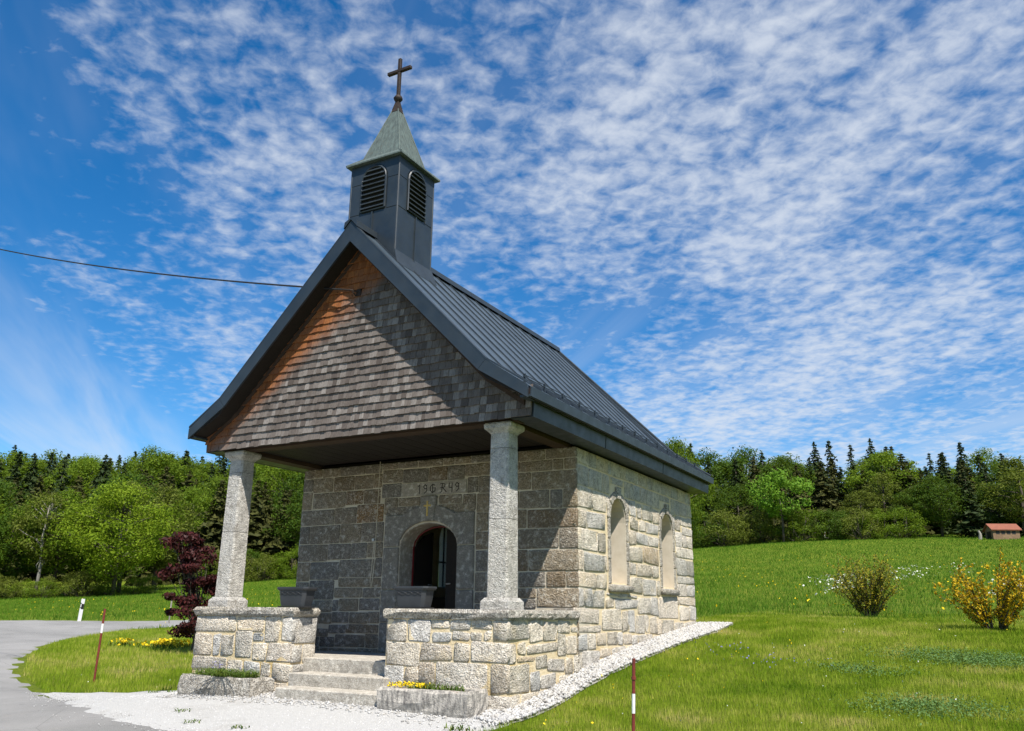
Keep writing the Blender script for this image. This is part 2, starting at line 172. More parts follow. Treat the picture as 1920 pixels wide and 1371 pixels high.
granite('granite_surround', [(0.0, (0.221, 0.2, 0.17)), (1.0, (0.281, 0.255, 0.212))], bump=0.7, stain=(0.204, 0.162, 0.102), fine=100, pit_shade=0.35, grain=0.1)
granite('granite_plaque', [(0.0, (0.312, 0.273, 0.218)), (1.0, (0.328, 0.289, 0.234))], bump=0.3, fine=100, pit_shade=0.25, grain=0.1)
def trough_mat():
    k = NT('trough_stone', 0.9, 0.2); v = k.coord('Object'); c = k.mix((0.50, 0.46, 0.40), (0.14, 0.13, 0.12), k.rng(k.noise(9, 6, 0.7, k.coord('Object', (3.0, 3.0, 0.6))), 0.38, 0.66))
    c = k.mix(c, (0.36, 0.19, 0.08), k.rng(k.noise(2.4, 4, 0.6, v), 0.58, 0.70, 0, 0.6)); k.color(c); k.bump(k.noise(40, 6, 0.65, v), 0.7, 0.03)
trough_mat()
def simple(name, c1, c2, scale, rough=0.8, bump=0.3, bscale=None, dist=0.01, spec=0.3, lo=0.35, hi=0.65, detail=5, stretch=None):
    k = NT(name, rough, spec); v = k.coord('Object', stretch)
    k.color(k.mix(c1, c2, k.rng(k.noise(scale, detail, 0.62, v), lo, hi)))
    if bump: k.bump(k.noise(bscale or scale*3, 5, 0.65, v), bump, dist)
    return k
k = simple('mortar', (0.72, 0.603, 0.414), (0.63, 0.495, 0.288), 6, 0.95, 0.8, 40, 0.02)
# ochre lichen on the joints close to the ground
_mp = k.pos(); _sx = k.n('ShaderNodeSeparateXYZ'); k.l(_mp, _sx.inputs[0]); _base = k.b.inputs['Base Color'].links[0].from_socket
k.color(k.mix(_base, (0.46, 0.29, 0.06), k.math('MULTIPLY', k.rng(k.noise(3.2, 5, 0.65, _mp), 0.48, 0.62), k.rng(_sx.outputs[2], -0.95, -0.25, 0.8, 0.0))))
simple('mortar_pale', (0.60, 0.53, 0.41), (0.48, 0.41, 0.30), 6, 0.95, 0.5, 50, 0.015)
simple('plaster_reveal', (0.574, 0.508, 0.41), (0.508, 0.443, 0.344), 8, 0.9, 0.35, 90, 0.008)
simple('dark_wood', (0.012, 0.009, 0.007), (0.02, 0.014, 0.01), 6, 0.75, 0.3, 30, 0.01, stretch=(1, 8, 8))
simple('red_frame', (0.16, 0.012, 0.014), (0.12, 0.01, 0.012), 10, 0.5, 0)
simple('gilding', (0.55, 0.38, 0.10), (0.42, 0.28, 0.08), 30, 0.45, 0)
simple('engraving', (0.035, 0.03, 0.025), (0.05, 0.042, 0.035), 60, 0.95, 0)
simple('interior_plaster', (0.50, 0.46, 0.40), (0.45, 0.41, 0.35), 3, 0.9, 0)
def metal(name, c, rough, var=0.12):
    k = NT(name, rough, 0.5); v = k.coord('Object')
    n = k.noise(2.5, 4, 0.6, v); k.color(k.mix(c, [min(1, q*1.35+0.004) for q in c], k.rng(n, 0.35, 0.7)))
    k.l(k.rng(k.noise(7, 4, 0.6, v), 0.3, 0.7, rough-0.06, rough+0.1), k.b.inputs['Roughness'])
    k.bump(k.noise(1.6, 2, 0.5, v), 0.12, 0.02); return k
metal('slate_metal', (0.017, 0.024, 0.031), 0.42)
metal('slate_metal_roof', (0.034, 0.050, 0.066), 0.36)
metal('planter_plastic', (0.024, 0.026, 0.029), 0.5)
k = NT('copper_patina', 0.62, 0.4); v = k.coord('Object', (9, 9, 0.7))
c = k.mix((0.05, 0.063, 0.058), (0.115, 0.15, 0.136), k.rng(k.noise(3, 6, 0.7, v), 0.35, 0.68)); c = k.mix(c, (0.10, 0.085, 0.06), k.rng(k.noise(2.1, 5, 0.7, k.coord('Object', (14, 14, 0.9))), 0.58, 0.72, 0, 0.8))
c = k.mix(c, (0.55, 0.56, 0.44), k.rng(k.noise(4.3, 4, 0.7, k.coord('Object', (16, 16, 0.8))), 0.66, 0.74, 0, 0.7)); k.color(c); k.bump(k.noise(30, 4, 0.6, k.coord('Object')), 0.2, 0.01)
simple('rusty_iron', (0.016, 0.011, 0.009), (0.035, 0.021, 0.015), 18, 0.7, 0.4, 60, 0.01)
# wooden shingles: weathered grey, still orange-brown where the left rake shelters them
k = NT('shingle_wood', 0.85, 0.2); pos = k.pos(); sx = k.n('ShaderNodeSeparateXYZ'); k.l(pos, sx.inputs[0])
rv = k.math('FRACT', k.math('ADD', k.math('ADD', k.rand(), k.island()), k.math('MULTIPLY', k.rand(), 3.7)))
grey = k.ramp(rv, [(0.0, (0.080, 0.064, 0.055)), (0.3, (0.155, 0.131, 0.115)), (0.55, (0.115, 0.094, 0.081)), (0.8, (0.25, 0.222, 0.20)), (1.0, (0.098, 0.079, 0.067))])
brown = k.ramp(rv, [(0.0, (0.17, 0.058, 0.020)), (0.5, (0.29, 0.105, 0.032)), (1.0, (0.21, 0.08, 0.034))])
# distance below the left rake line z = 5.0 + (x+2.53)*1.02
rk = k.math('SUBTRACT', k.math('ADD', k.math('MULTIPLY', sx.outputs[0], 1.02), 7.60), sx.outputs[2])
wob = k.math('MULTIPLY', k.math('SUBTRACT', k.noise(1.7, 4, 0.6, pos), 0.5), 1.1)
fac = k.rng(k.math('ADD', k.math('ADD', rk, wob), k.math('MULTIPLY', k.math('SUBTRACT', 2.9, sx.outputs[2]), 0.35)), 0.08, 0.62, 1.0, 0.0)
c = k.mix(grey, brown, fac)
gr = k.noise(1.0, 5, 0.7, k.coord('Object', (90, 90, 5))); c = k.mix(c, k.mix(c, (0.03, 0.025, 0.02), 0.65), k.rng(gr, 0.45, 0.7))
k.color(c); k.bump(gr, 0.5, 0.006)
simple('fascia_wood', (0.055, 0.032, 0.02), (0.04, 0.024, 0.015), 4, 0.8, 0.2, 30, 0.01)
# ground
k = NT('asphalt', 0.9, 0.2); v = k.coord('Object'); c = k.mix((0.16, 0.156, 0.148), (0.234, 0.226, 0.215), k.rng(k.noise(0.5, 5, 0.6, v), 0.35, 0.65)); c = k.mix(c, k.mix(c, (0.328, 0.32, 0.304), 0.7), k.rng(k.noise(160, 2, 0.7, v), 0.5, 0.65)); c = k.mix(c, (0.0936, 0.0897, 0.0858), k.rng(k.noise(1.3, 6, 0.75, v, 1.5), 0.60, 0.70, 0, 0.55))
vc = k.n('ShaderNodeTexVoronoi', feature='DISTANCE_TO_EDGE'); vc.inputs['Scale'].default_value = 0.42; k.l(k.mix(v, k.n('ShaderNodeTexNoise').outputs['Color'], 0.12), vc.inputs['Vector']); c = k.mix((0.0546, 0.053, 0.0507), c, k.rng(vc.outputs['Distance'], 0.001, 0.004, 0.72, 1.0))
c = k.mix(c, (0.281, 0.25, 0.195), k.rng(k.noise(0.9, 5, 0.7, k.coord('Object', (1, .35, 1))), 0.60, 0.75, 0, 0.5)); k.color(c); k.bump(k.noise(150, 3, 0.7, v), 0.5, 0.01)
k = NT('gravel', 0.92, 0.2); v = k.coord('Object'); c = k.mix((0.349, 0.341, 0.324), (0.49, 0.481, 0.463), k.rng(k.noise(90, 3, 0.8, v), 0.35, 0.65)); c = k.mix(c, (0.262, 0.245, 0.22), k.rng(k.noise(1.1, 6, 0.7, v), 0.56, 0.72, 0, 0.55)); k.color(c)
vo = k.n('ShaderNodeTexVoronoi'); vo.inputs['Scale'].default_value = 75; k.l(v, vo.inputs['Vector']); k.bump(vo.outputs['Distance'], 0.9, 0.012)
simple('pebble_bed', (0.375, 0.36, 0.338), (0.225, 0.21, 0.188), 60, 0.95, 0.9, 60, 0.02)
k = NT('pebble', 0.8, 0.3); k.color(k.ramp(k.island(), [(0, (0.296, 0.289, 0.281)), (0.4, (0.468, 0.46, 0.445)), (0.8, (0.406, 0.382, 0.343)), (1, (0.234, 0.226, 0.218))]))
k = NT('grit', 0.9, 0.2); k.color(k.ramp(k.island(), [(0, (0.31, 0.299, 0.281)), (0.5, (0.472, 0.463, 0.444)), (1, (0.563, 0.553, 0.545))]))
k = NT('ground_grass', 0.95, 0.1); v = k.coord('Object')
c = k.mix((0.112, 0.165, 0.0105), (0.173, 0.203, 0.0188), k.rng(k.noise(0.35, 5, 0.6, v), 0.35, 0.65)); c = k.mix(c, (0.0562, 0.0975, 0.0105), k.rng(k.noise(1.6, 6, 0.7, v), 0.5, 0.75, 0, 0.7)); c = k.mix(c, (0.15, 0.128, 0.0525), k.rng(k.noise(0.9, 4, 0.65, v), 0.62, 0.74, 0, 0.5))
c = k.mix(c, k.mix(c, (0.0225, 0.045, 0.0075), 0.6), k.rng(k.noise(14, 5, 0.75, v), 0.48, 0.66)); k.color(c); k.bump(k.noise(22, 6, 0.75, v), 0.9, 0.08)
def leafmat(name, stops, trans=0.25, rough=0.6, obj_var=0.35, island=True):
    k = NT(name, rough, 0.12)
    r = k.math('FRACT', k.math('ADD', k.island(), k.math('MULTIPLY', k.rand(), 0.37))) if island else k.rand()
    c = k.ramp(r, stops)
    c = k.mix(c, k.mix(c, (0.02, 0.03, 0.005), 0.5), k.math('MULTIPLY', k.rand(), obj_var))
    k.color(c)
    t = k.n('ShaderNodeBsdfTranslucent'); k.l(k.mix(c, (0.35, 0.45, 0.03), 0.25) if trans > 0.2 else c, t.inputs['Color'])
    mx = k.n('ShaderNodeMixShader'); mx.inputs[0].default_value = trans
    k.l(k.b.outputs[0], mx.inputs[1]); k.l(t.outputs[0], mx.inputs[2]); k.l(mx.outputs[0], k.out.inputs['Surface'])
    return k.m
leafmat('leaf_beech', [(0, (0.0851, 0.148, 0.00896)), (0.5, (0.125, 0.202, 0.0116)), (1, (0.17, 0.237, 0.0161))], 0.4, obj_var=0.8)
leafmat('leaf_lime', [(0, (0.12, 0.19, 0.010)), (0.5, (0.17, 0.25, 0.013)), (1, (0.21, 0.28, 0.018))], 0.4, obj_var=0.1)
leafmat('leaf_fresh', [(0, (0.0975, 0.21, 0.015)), (0.5, (0.128, 0.255, 0.0225)), (1, (0.165, 0.285, 0.03))], 0.35, obj_var=0.1)
leafmat('leaf_dark', [(0, (0.0338, 0.075, 0.006)), (0.5, (0.0525, 0.101, 0.0075)), (1, (0.075, 0.124, 0.0105))], 0.3)
leafmat('leaf_olive', [(0, (0.091, 0.115, 0.0154)), (0.5, (0.119, 0.14, 0.021)), (1, (0.14, 0.175, 0.021))], 0.3)
leafmat('needle', [(0, (0.0165, 0.0315, 0.009)), (0.5, (0.027, 0.0435, 0.0128)), (1, (0.0413, 0.0585, 0.015))], 0.08, 0.7)
leafmat('needle_brown', [(0, (0.032, 0.0368, 0.0088)), (0.5, (0.048, 0.0512, 0.012)), (1, (0.068, 0.0688, 0.016))], 0.1, 0.7)
leafmat('maple_leaf', [(0, (0.0306, 0.0049, 0.00857)), (0.5, (0.0551, 0.00857, 0.0135)), (1, (0.0857, 0.0153, 0.0184))], 0.2, 0.5)
leafmat('forsythia_yellow', [(0, (0.52, 0.33, 0.008)), (0.5, (0.62, 0.42, 0.012)), (0.75, (0.50, 0.30, 0.012)), (0.8, (0.12, 0.19, 0.02)), (1, (0.16, 0.22, 0.02))], 0.2)
leafmat('forsythia_faded', [(0, (0.20, 0.21, 0.02)), (0.4, (0.30, 0.24, 0.018)), (0.75, (0.15, 0.21, 0.025)), (1, (0.42, 0.30, 0.015))], 0.2)
leafmat('flower_yellow', [(0, (0.75, 0.50, 0.01)), (1, (0.80, 0.60, 0.02))], 0.1)
leafmat('flower_white', [(0, (0.56, 0.576, 0.496)), (1, (0.64, 0.64, 0.576))], 0.1)
leafmat('flower_blue', [(0, (0.16, 0.16, 0.42)), (1, (0.26, 0.22, 0.50))], 0.1)
leafmat('plant_green', [(0, (0.045, 0.0975, 0.015)), (0.6, (0.09, 0.143, 0.0225)), (1, (0.15, 0.18, 0.0375))], 0.25)
leafmat('clover', [(0, (0.0805, 0.161, 0.0403)), (0.6, (0.113, 0.209, 0.0604)), (1, (0.161, 0.258, 0.0885))], 0.25)
def grassmat(name, stops):
    k = NT(name, 0.7, 0.08); at = k.n('ShaderNodeAttribute', attribute_name='tint')
    v = k.pos(); patch = k.noise(0.45, 4, 0.6, v); patch2 = k.noise(1.7, 4, 0.65, v)
    f = k.math('ADD', k.math('MULTIPLY', at.outputs['Fac'], 0.34), k.math('ADD', k.rng(patch, 0.38, 0.64, 0, 0.46), k.rng(patch2, 0.40, 0.66, 0, 0.34)))
    c = k.ramp(f, stops); k.color(c)
    t = k.n('ShaderNodeBsdfTranslucent'); k.l(c, t.inputs['Color']); mx = k.n('ShaderNodeMixShader'); mx.inputs[0].default_value = 0.35
    k.l(k.b.outputs[0], mx.inputs[1]); k.l(t.outputs[0], mx.inputs[2]); k.l(mx.outputs[0], k.out.inputs['Surface'])
grassmat('lawn_blade', [(0.0, (0.0736, 0.157, 0.00736)), (0.3, (0.157, 0.244, 0.011)), (0.55, (0.257, 0.332, 0.0276)), (0.76, (0.387, 0.395, 0.0736)), (1.0, (0.533, 0.424, 0.175))])
grassmat('meadow_blade', [(0.0, (0.0458, 0.117, 0.00816)), (0.4, (0.0766, 0.168, 0.0122)), (0.75, (0.122, 0.22, 0.0184)), (1.0, (0.204, 0.254, 0.0408))])
simple('bark', (0.10, 0.085, 0.065), (0.055, 0.045, 0.035), 8, 0.95, 0.6, 12, 0.03, stretch=(2, 2, 0.5))
simple('bark_pale', (0.30, 0.28, 0.24), (0.18, 0.165, 0.14), 3, 0.95, 0.4, 12, 0.03, stretch=(2, 2, 0.5))
simple('stake_red', (0.20, 0.035, 0.025), (0.13, 0.03, 0.02), 20, 0.6, 0.2)
simple('white_paint', (0.78, 0.77, 0.74), (0.70, 0.69, 0.66), 12, 0.6, 0)
simple('black_rubber', (0.015, 0.015, 0.015), (0.022, 0.022, 0.022), 12, 0.6, 0)
simple('shed_wood', (0.22, 0.145, 0.085), (0.16, 0.10, 0.06), 2, 0.85, 0)
simple('shed_tile', (0.24, 0.085, 0.05), (0.19, 0.07, 0.045), 2, 0.8, 0)
simple('soil', (0.06, 0.04, 0.03), (0.04, 0.03, 0.02), 20, 0.95, 0.5)
k = NT('window_glass', 0.05, 0.5); k.color((0.5, 0.56, 0.6)); k.b.inputs['Transmission Weight'].default_value = 0.9; k.b.inputs['IOR'].default_value = 1.3
steel = NT('galvanised', 0.4, 0.5); steel.color((0.5, 0.5, 0.5)); steel.b.inputs['Metallic'].default_value = 0.8

# ---------------------------------------------------------------- mesh helpers
def mesh_np(name, V, F, mat, smooth=False):
    V = np.asarray(V, np.float32); F = np.asarray(F, np.int32)
    me = bpy.data.meshes.new(name); n, kf = F.shape
    me.vertices.add(len(V)); me.vertices.foreach_set('co', V.ravel())
    me.loops.add(n*kf); me.loops.foreach_set('vertex_index', F.ravel())
    me.polygons.add(n); me.polygons.foreach_set('loop_start', np.arange(0, n*kf, kf, dtype=np.int32))
    me.polygons.foreach_set('loop_total', np.full(n, kf, np.int32))
    me.update(calc_edges=True); me.validate()
    me.materials.append(MATS[mat])
    if smooth: me.polygons.foreach_set('use_smooth', np.ones(n, bool))
    return me
def link(name, data, parent=None, loc=None):
    o = bpy.data.objects.new(name, data); COL.objects.link(o)
    if parent is not None:
        o.parent = parent
    if loc is not None: o.location = loc
    return o
def root(name, loc, label, cat, group=None):
    o = bpy.data.objects.new(name, None); COL.objects.link(o); o.location = loc; o.empty_display_size = 0.2
    return tag(o, label, cat, group)
def tag(o, label, cat, group=None, kind=None):
    o['label'] = label; o['category'] = cat
    if group: o['group'] = group
    if kind: o['kind'] = kind
    return o
def part(name, me, parent):
    """mesh given in world coordinates, parented to a thing that is only translated"""
    o = bpy.data.objects.new(name, me); COL.objects.link(o); o.parent = parent
    if parent.type == 'EMPTY': o.matrix_parent_inverse = Matrix.Translation(-parent.location)
    return o
class MB:
    def __init__(s): s.v = []; s.f = []
    def add(s, V, F):
        b = len(s.v); s.v += [tuple(p) for p in V]; s.f += [tuple(i+b for i in f) for f in F]; return s
    def box(s, x0, x1, y0, y1, z0, z1):
        return s.add([(x0,y0,z0),(x1,y0,z0),(x1,y1,z0),(x0,y1,z0),(x0,y0,z1),(x1,y0,z1),(x1,y1,z1),(x0,y1,z1)],
                     [(0,3,2,1),(4,5,6,7),(0,1,5,4),(1,2,6,5),(2,3,7,6),(3,0,4,7)])
    def loft(s, rings, cap=True, closed=True):
        n = len(rings[0]); V = [p for r in rings for p in r]; F = []
        for i in range(len(rings)-1):
            for j in range(n if closed else n-1):
                k = (j+1) % n; F.append((i*n+j, i*n+k, (i+1)*n+k, (i+1)*n+j))
        if cap: F.append(tuple(range(n))[::-1]); F.append(tuple(range((len(rings)-1)*n, len(rings)*n)))
        return s.add(V, F)
    def prism(s, poly, a, b, fn):
        """poly of (u,v); fn(u,v,w) -> xyz; extruded from w=a to w=b"""
        n = len(poly); V = [fn(u, v, a) for u, v in poly]+[fn(u, v, b) for u, v in poly]
        F = [tuple(range(n))[::-1], tuple(range(n, 2*n))]+[(i, (i+1) % n, n+(i+1) % n, n+i) for i in range(n)]
        return s.add(V, F)
    def tube(s, pts, r, n=6):
        pts = [Vector(p) for p in pts]; rr = r if hasattr(r, '__len__') else [r]*len(pts); rings = []
        ref = Vector((0.123, 0.31, 0.94))
        for i, p in enumerate(pts):
            t = (pts[min(i+1, len(pts)-1)]-pts[max(i-1, 0)]).normalized()
            a = t.cross(ref)
            if a.length < 1e-3: a = t.cross(Vector((1, 0, 0)))
            a.normalize(); b = t.cross(a)
            rings.append([p+(a*math.cos(2*math.pi*k/n)+b*math.sin(2*math.pi*k/n))*rr[i] for k in range(n)])
        return s.loft(rings)
    def mesh(s, name, mat, smooth=False, fix=True):
        me = bpy.data.meshes.new(name); me.from_pydata(s.v, [], s.f); me.materials.append(MATS[mat])
        if fix:
            bm = bmesh.new(); bm.from_mesh(me); bmesh.ops.recalc_face_normals(bm, faces=bm.faces[:]); bm.to_mesh(me); bm.free()
        if smooth: me.polygons.foreach_set('use_smooth', np.ones(len(me.polygons), bool))
        me.update(); return me
    def build(s, name, mat, parent=None, smooth=False, fix=True, bevel=0.0, seg=1):
        me = s.mesh(name, mat, smooth, fix)
        if bevel:
            bm = bmesh.new(); bm.from_mesh(me); bmesh.ops.bevel(bm, geom=bm.edges[:], offset=bevel, segments=seg, affect='EDGES', clamp_overlap=True); bm.to_mesh(me); bm.free()
        return part(name, me, parent) if parent is not None else link(name, me)
# terrain height: thin-plate spline through surveyed points
TP = np.array(TERRAIN_PTS)
def _U(r2): return np.where(r2 > 0, 0.5*r2*np.log(np.maximum(r2, 1e-12)), 0)
def _fit():
    X = TP[:, :2]/50; n = len(X); K = _U(((X[:, None]-X[None])**2).sum(-1))+np.eye(n)*1e-4
    Q = np.c_[np.ones(n), X]; return np.linalg.solve(np.block([[K, Q], [Q.T, np.zeros((3, 3))]]), np.r_[TP[:, 2], 0, 0, 0])
TW = _fit()
def H(x, y):
    x = np.asarray(x, float)/50; y = np.asarray(y, float)/50; X = TP[:, :2]/50; n = len(X)
    s = TW[n]+TW[n+1]*x+TW[n+2]*y
    for i in range(n): s = s+TW[i]*_U((x-X[i, 0])**2+(y-X[i, 1])**2)
    return s
def Hf(x, y): return float(H(x, y))
def az(px, d):
    """point at a compass bearing seen from the viewpoint, d metres away"""
    u = (px-960)/F_PX; v = -(1147-685.5)/F_PX
    q = fwd+r2*u+u2*v; h = Vector((q.x, q.y)).normalized(); return CAM.x+h.x*d, CAM.y+h.y*d
def inpoly(P, poly):
    x, y = P[:, 0], P[:, 1]; c = np.zeros(len(P), bool); n = len(poly)
    for i in range(n):
        x1, y1 = poly[i]; x2, y2 = poly[(i+1) % n]
        t = ((y1 > y) != (y2 > y)) & (x < (x2-x1)*(y-y1)/((y2-y1) if y2 != y1 else 1e-9)+x1); c ^= t
    return c
def densify(poly, step, jit=0.0, seed=1):
    r = random.Random(seed); out = []
    for i in range(len(poly)):
        a = Vector(poly[i]); b = Vector(poly[(i+1) % len(poly)]); n = max(1, int((b-a).length/step)); t = (b-a).normalized() if (b-a).length else Vector((1, 0)); nn = Vector((-t.y, t.x))
        for k in range(n): q = a+(b-a)*k/n+nn*(r.uniform(-jit, jit) if k else 0); out.append((q.x, q.y))
    return out
def sheet(name, poly, step, off, mat, near=None, jit=0.0):
    pl = densify(poly, step*0.7, jit, 3); P = np.array(pl); lo = P.min(0); hi = P.max(0)
    gx, gy = np.meshgrid(np.arange(lo[0], hi[0], step), np.arange(lo[1], hi[1], step)); G = np.c_[gx.ravel(), gy.ravel()]
    G = G[inpoly(G, pl)]
    pts = [Vector(p) for p in pl]+[Vector(p) for p in G]; n = len(pl)
    V, E, F, *_ = delaunay_2d_cdt(pts, [(i, (i+1) % n) for i in range(n)], [], 1, 1e-4)
    V = np.array([(v.x, v.y) for v in V]); z = H(V[:, 0], V[:, 1])+off; z[:n] -= 0.024   # edges dip into the ground below
    me = bpy.data.meshes.new(name); me.from_pydata(np.c_[V, z].tolist(), [], [tuple(f) for f in F]); me.materials.append(MATS[mat])
    bm = bmesh.new(); bm.from_mesh(me); bmesh.ops.recalc_face_normals(bm, faces=bm.faces[:])
    if bm.faces and sum(f.normal.z for f in bm.faces) < 0: bmesh.ops.reverse_faces(bm, faces=bm.faces[:])
    bm.to_mesh(me); bm.free(); me.polygons.foreach_set('use_smooth', np.ones(len(me.polygons), bool))
    o = link(name, me); o['kind'] = 'structure'; return o
# ================================================================== GROUND
W, D, L = 5.0571, 1.9473, 7.3849
ASPHALT = [(-40.8,11.1),(-34,14.4),(-32.5,17.0),(-29.4,19.8),(-20,27),(-10,36),(-8,34),(-17.5,25.5),(-22.5,21.3),(-25.2,18),(-25.9,15.3),(-24.4,12.8),(-21.7,9.5),(-18.5,6.45),(-15.5,4.2),(-12.6,2.3),(-9.2,0.6),(-5.6,-0.7),(-4.2,-1.2),(-2.5,-1.5),(-1.0,-2.8),(0.2,-4.8),(1.5,-7.8),(3,-12),(6,-22),(-8,-26),(-16,-17),(-26,-10),(-40,-1),(-50,6)]
GRAVEL = [(-9.1,0.45),(-8.3,0.83),(-7.67,1.04),(-7.0,1.3),(-6.2,1.1),(-5.4,0.7),(-4.9,0.2),(-0.1,0.2),(0.3,0.0),(0.30,-0.55),(0.15,-1.1),(0.25,-2.0),(0.8,-3.8),(2,-7),(4.3,-12.5),(2.5,-12.3),(1,-8.2),(-0.3,-5.2),(-1.5,-3.4),(-2.8,-2.3),(-4.3,-1.95),(-5.7,-1.35),(-7.4,-.35)]
STRIP = [(-0.1,-0.45),(0.22,-0.62),(0.34,-0.3),(0.38,0.3),(0.39,1.4),(0.50,2.9),(0.62,5.0),(0.70,6.5),(0.62,7.75),(-0.2,7.75),(-0.2,0.0)]
FOOT = [(-4.75,0.35),(-0.3,0.35),(-0.3,7.1),(-4.75,7.1)]
def axis(lo, hi, fine_lo, fine_hi, fine, growth=1.18):
    a = list(np.arange(fine_lo, fine_hi+1e-6, fine)); s = fine
    while a[-1] < hi: s *= growth; a.append(a[-1]+s)
    s = fine
    while a[0] > lo: s *= growth; a.insert(0, a[0]-s)
    return np.array(a)
gx = axis(-900, 900, -14, 12, 0.3, 1.13); gy = axis(-300, 1000, -9, 22, 0.3, 1.13)
X, Y = np.meshgrid(gx, gy); Z = H(X, Y)
far = np.hypot(X-CAM.x, Y-CAM.y); Z = np.where(far > 330, np.minimum(Z, 34+0.02*(far-330)), Z)
Z = np.where((X > FOOT[0][0]) & (X < FOOT[1][0]) & (Y > FOOT[0][1]) & (Y < FOOT[2][1]), -1.6, Z)
ny, nx = X.shape; idx = np.arange(ny*nx).reshape(ny, nx)
gf = np.c_[idx[:-1, :-1].ravel(), idx[:-1, 1:].ravel(), idx[1:, 1:].ravel(), idx[1:, :-1].ravel()]
g = link('ground', mesh_np('ground', np.c_[X.ravel(), Y.ravel(), Z.ravel()], gf, 'ground_grass', True)); g['kind'] = 'structure'
sheet('road', ASPHALT, 0.8, 0.016, 'asphalt', jit=0.02)
sheet('gravel_forecourt', GRAVEL, 0.35, 0.030, 'gravel', jit=0.035)
sheet('pebble_strip', STRIP, 0.3, 0.038, 'pebble_bed', jit=0.02)
def pebbles(name, poly, n, smin, smax, off, mat, seed, dens=None):
    r = np.random.default_rng(seed); P = np.array(poly); lo, hi = P.min(0), P.max(0); pts = np.zeros((0, 2))
    while len(pts) < n:
        q = r.uniform(lo, hi, (n*2, 2)); q = q[inpoly(q, poly)]
        if dens is not None: q = q[r.random(len(q)) < dens(q)]
        pts = np.r_[pts, q]
    pts = pts[:n]
    oc = np.array([(1,0,0),(-1,0,0),(0,1,0),(0,-1,0),(0,0,1),(0,0,-1),(.6,.6,.55),(-.6,.6,.55),(.6,-.6,.55),(-.6,-.6,.55)], float)
    F = np.array([(4,0,6),(0,2,6),(2,4,6),(4,2,7),(2,1,7),(1,4,7),(4,1,9),(1,3,9),(3,4,9),(4,3,8),(3,0,8),(0,4,8),(0,5,2),(2,5,1),(1,5,3),(3,5,0)])
    s = r.uniform(smin, smax, (n, 1, 1)); V = oc[None]*s*r.uniform(.65, 1.2, (n, 1, 3))*r.uniform(.8, 1.2, (n, 10, 1))
    a = r.uniform(0, 6.28, n); ca, sa = np.cos(a)[:, None], np.sin(a)[:, None]
    x = V[..., 0]*ca-V[..., 1]*sa; y = V[..., 0]*sa+V[..., 1]*ca; zt = V[..., 2]*0.75+r.uniform(-.3, .3, (n, 1))*x
    z0 = H(pts[:, 0], pts[:, 1])+off
    VV = np.stack([x+pts[:, :1], y+pts[:, 1:], zt+z0[:, None]+s[:, :, 0]*0.3], -1).reshape(-1, 3)
    FF = (F[None]+(np.arange(n)*10)[:, None, None]).reshape(-1, 3)
    o = link(name, mesh_np(name, VV, FF, mat)); return o
tag(pebbles('white_pebbles', STRIP, 9000, 0.012, 0.030, 0.038, 'pebble', 3), 'loose white pebbles laid along the chapel wall foot', 'pebbles', kind='stuff')
FRONTP = [(-4.9,-0.75),(-3.2,-0.85),(-1.5,-0.8),(0.1,-1.1),(0.3,-0.5),(0.1,-0.02),(-5.0,-0.02)]
def fd(q): return np.clip(1.15-(-q[:, 1])*1.3, 0.08, 1)
tag(pebbles('front_pebbles', FRONTP, 2600, 0.008, 0.022, 0.030, 'pebble', 4, fd), 'white pebbles scattered at the foot of the porch front', 'pebbles', kind='stuff')
GR2 = [(-9.3,0.3),(-5.4,0.7),(-0.1,-0.1),(0.15,-1.1),(0.3,-2.2),(0.6,-3.4),(-1.7,-3.6),(-3.0,-2.6),(-4.5,-2.25),(-6.0,-1.7)]
def gd(q):
    t = (q[:, 1]-(-2.1-0.42*(q[:, 0]+2.8)))/0.9   # thins out over the asphalt edge
    return np.clip(np.where(q[:, 0] < -2.8, t*.5+.3, .8), .02, 1)
tag(pebbles('gravel_grit', GR2, 16000, 0.004, 0.010, 0.024, 'grit', 5, gd), 'fine pale grit covering the gravel forecourt', 'gravel', kind='stuff')

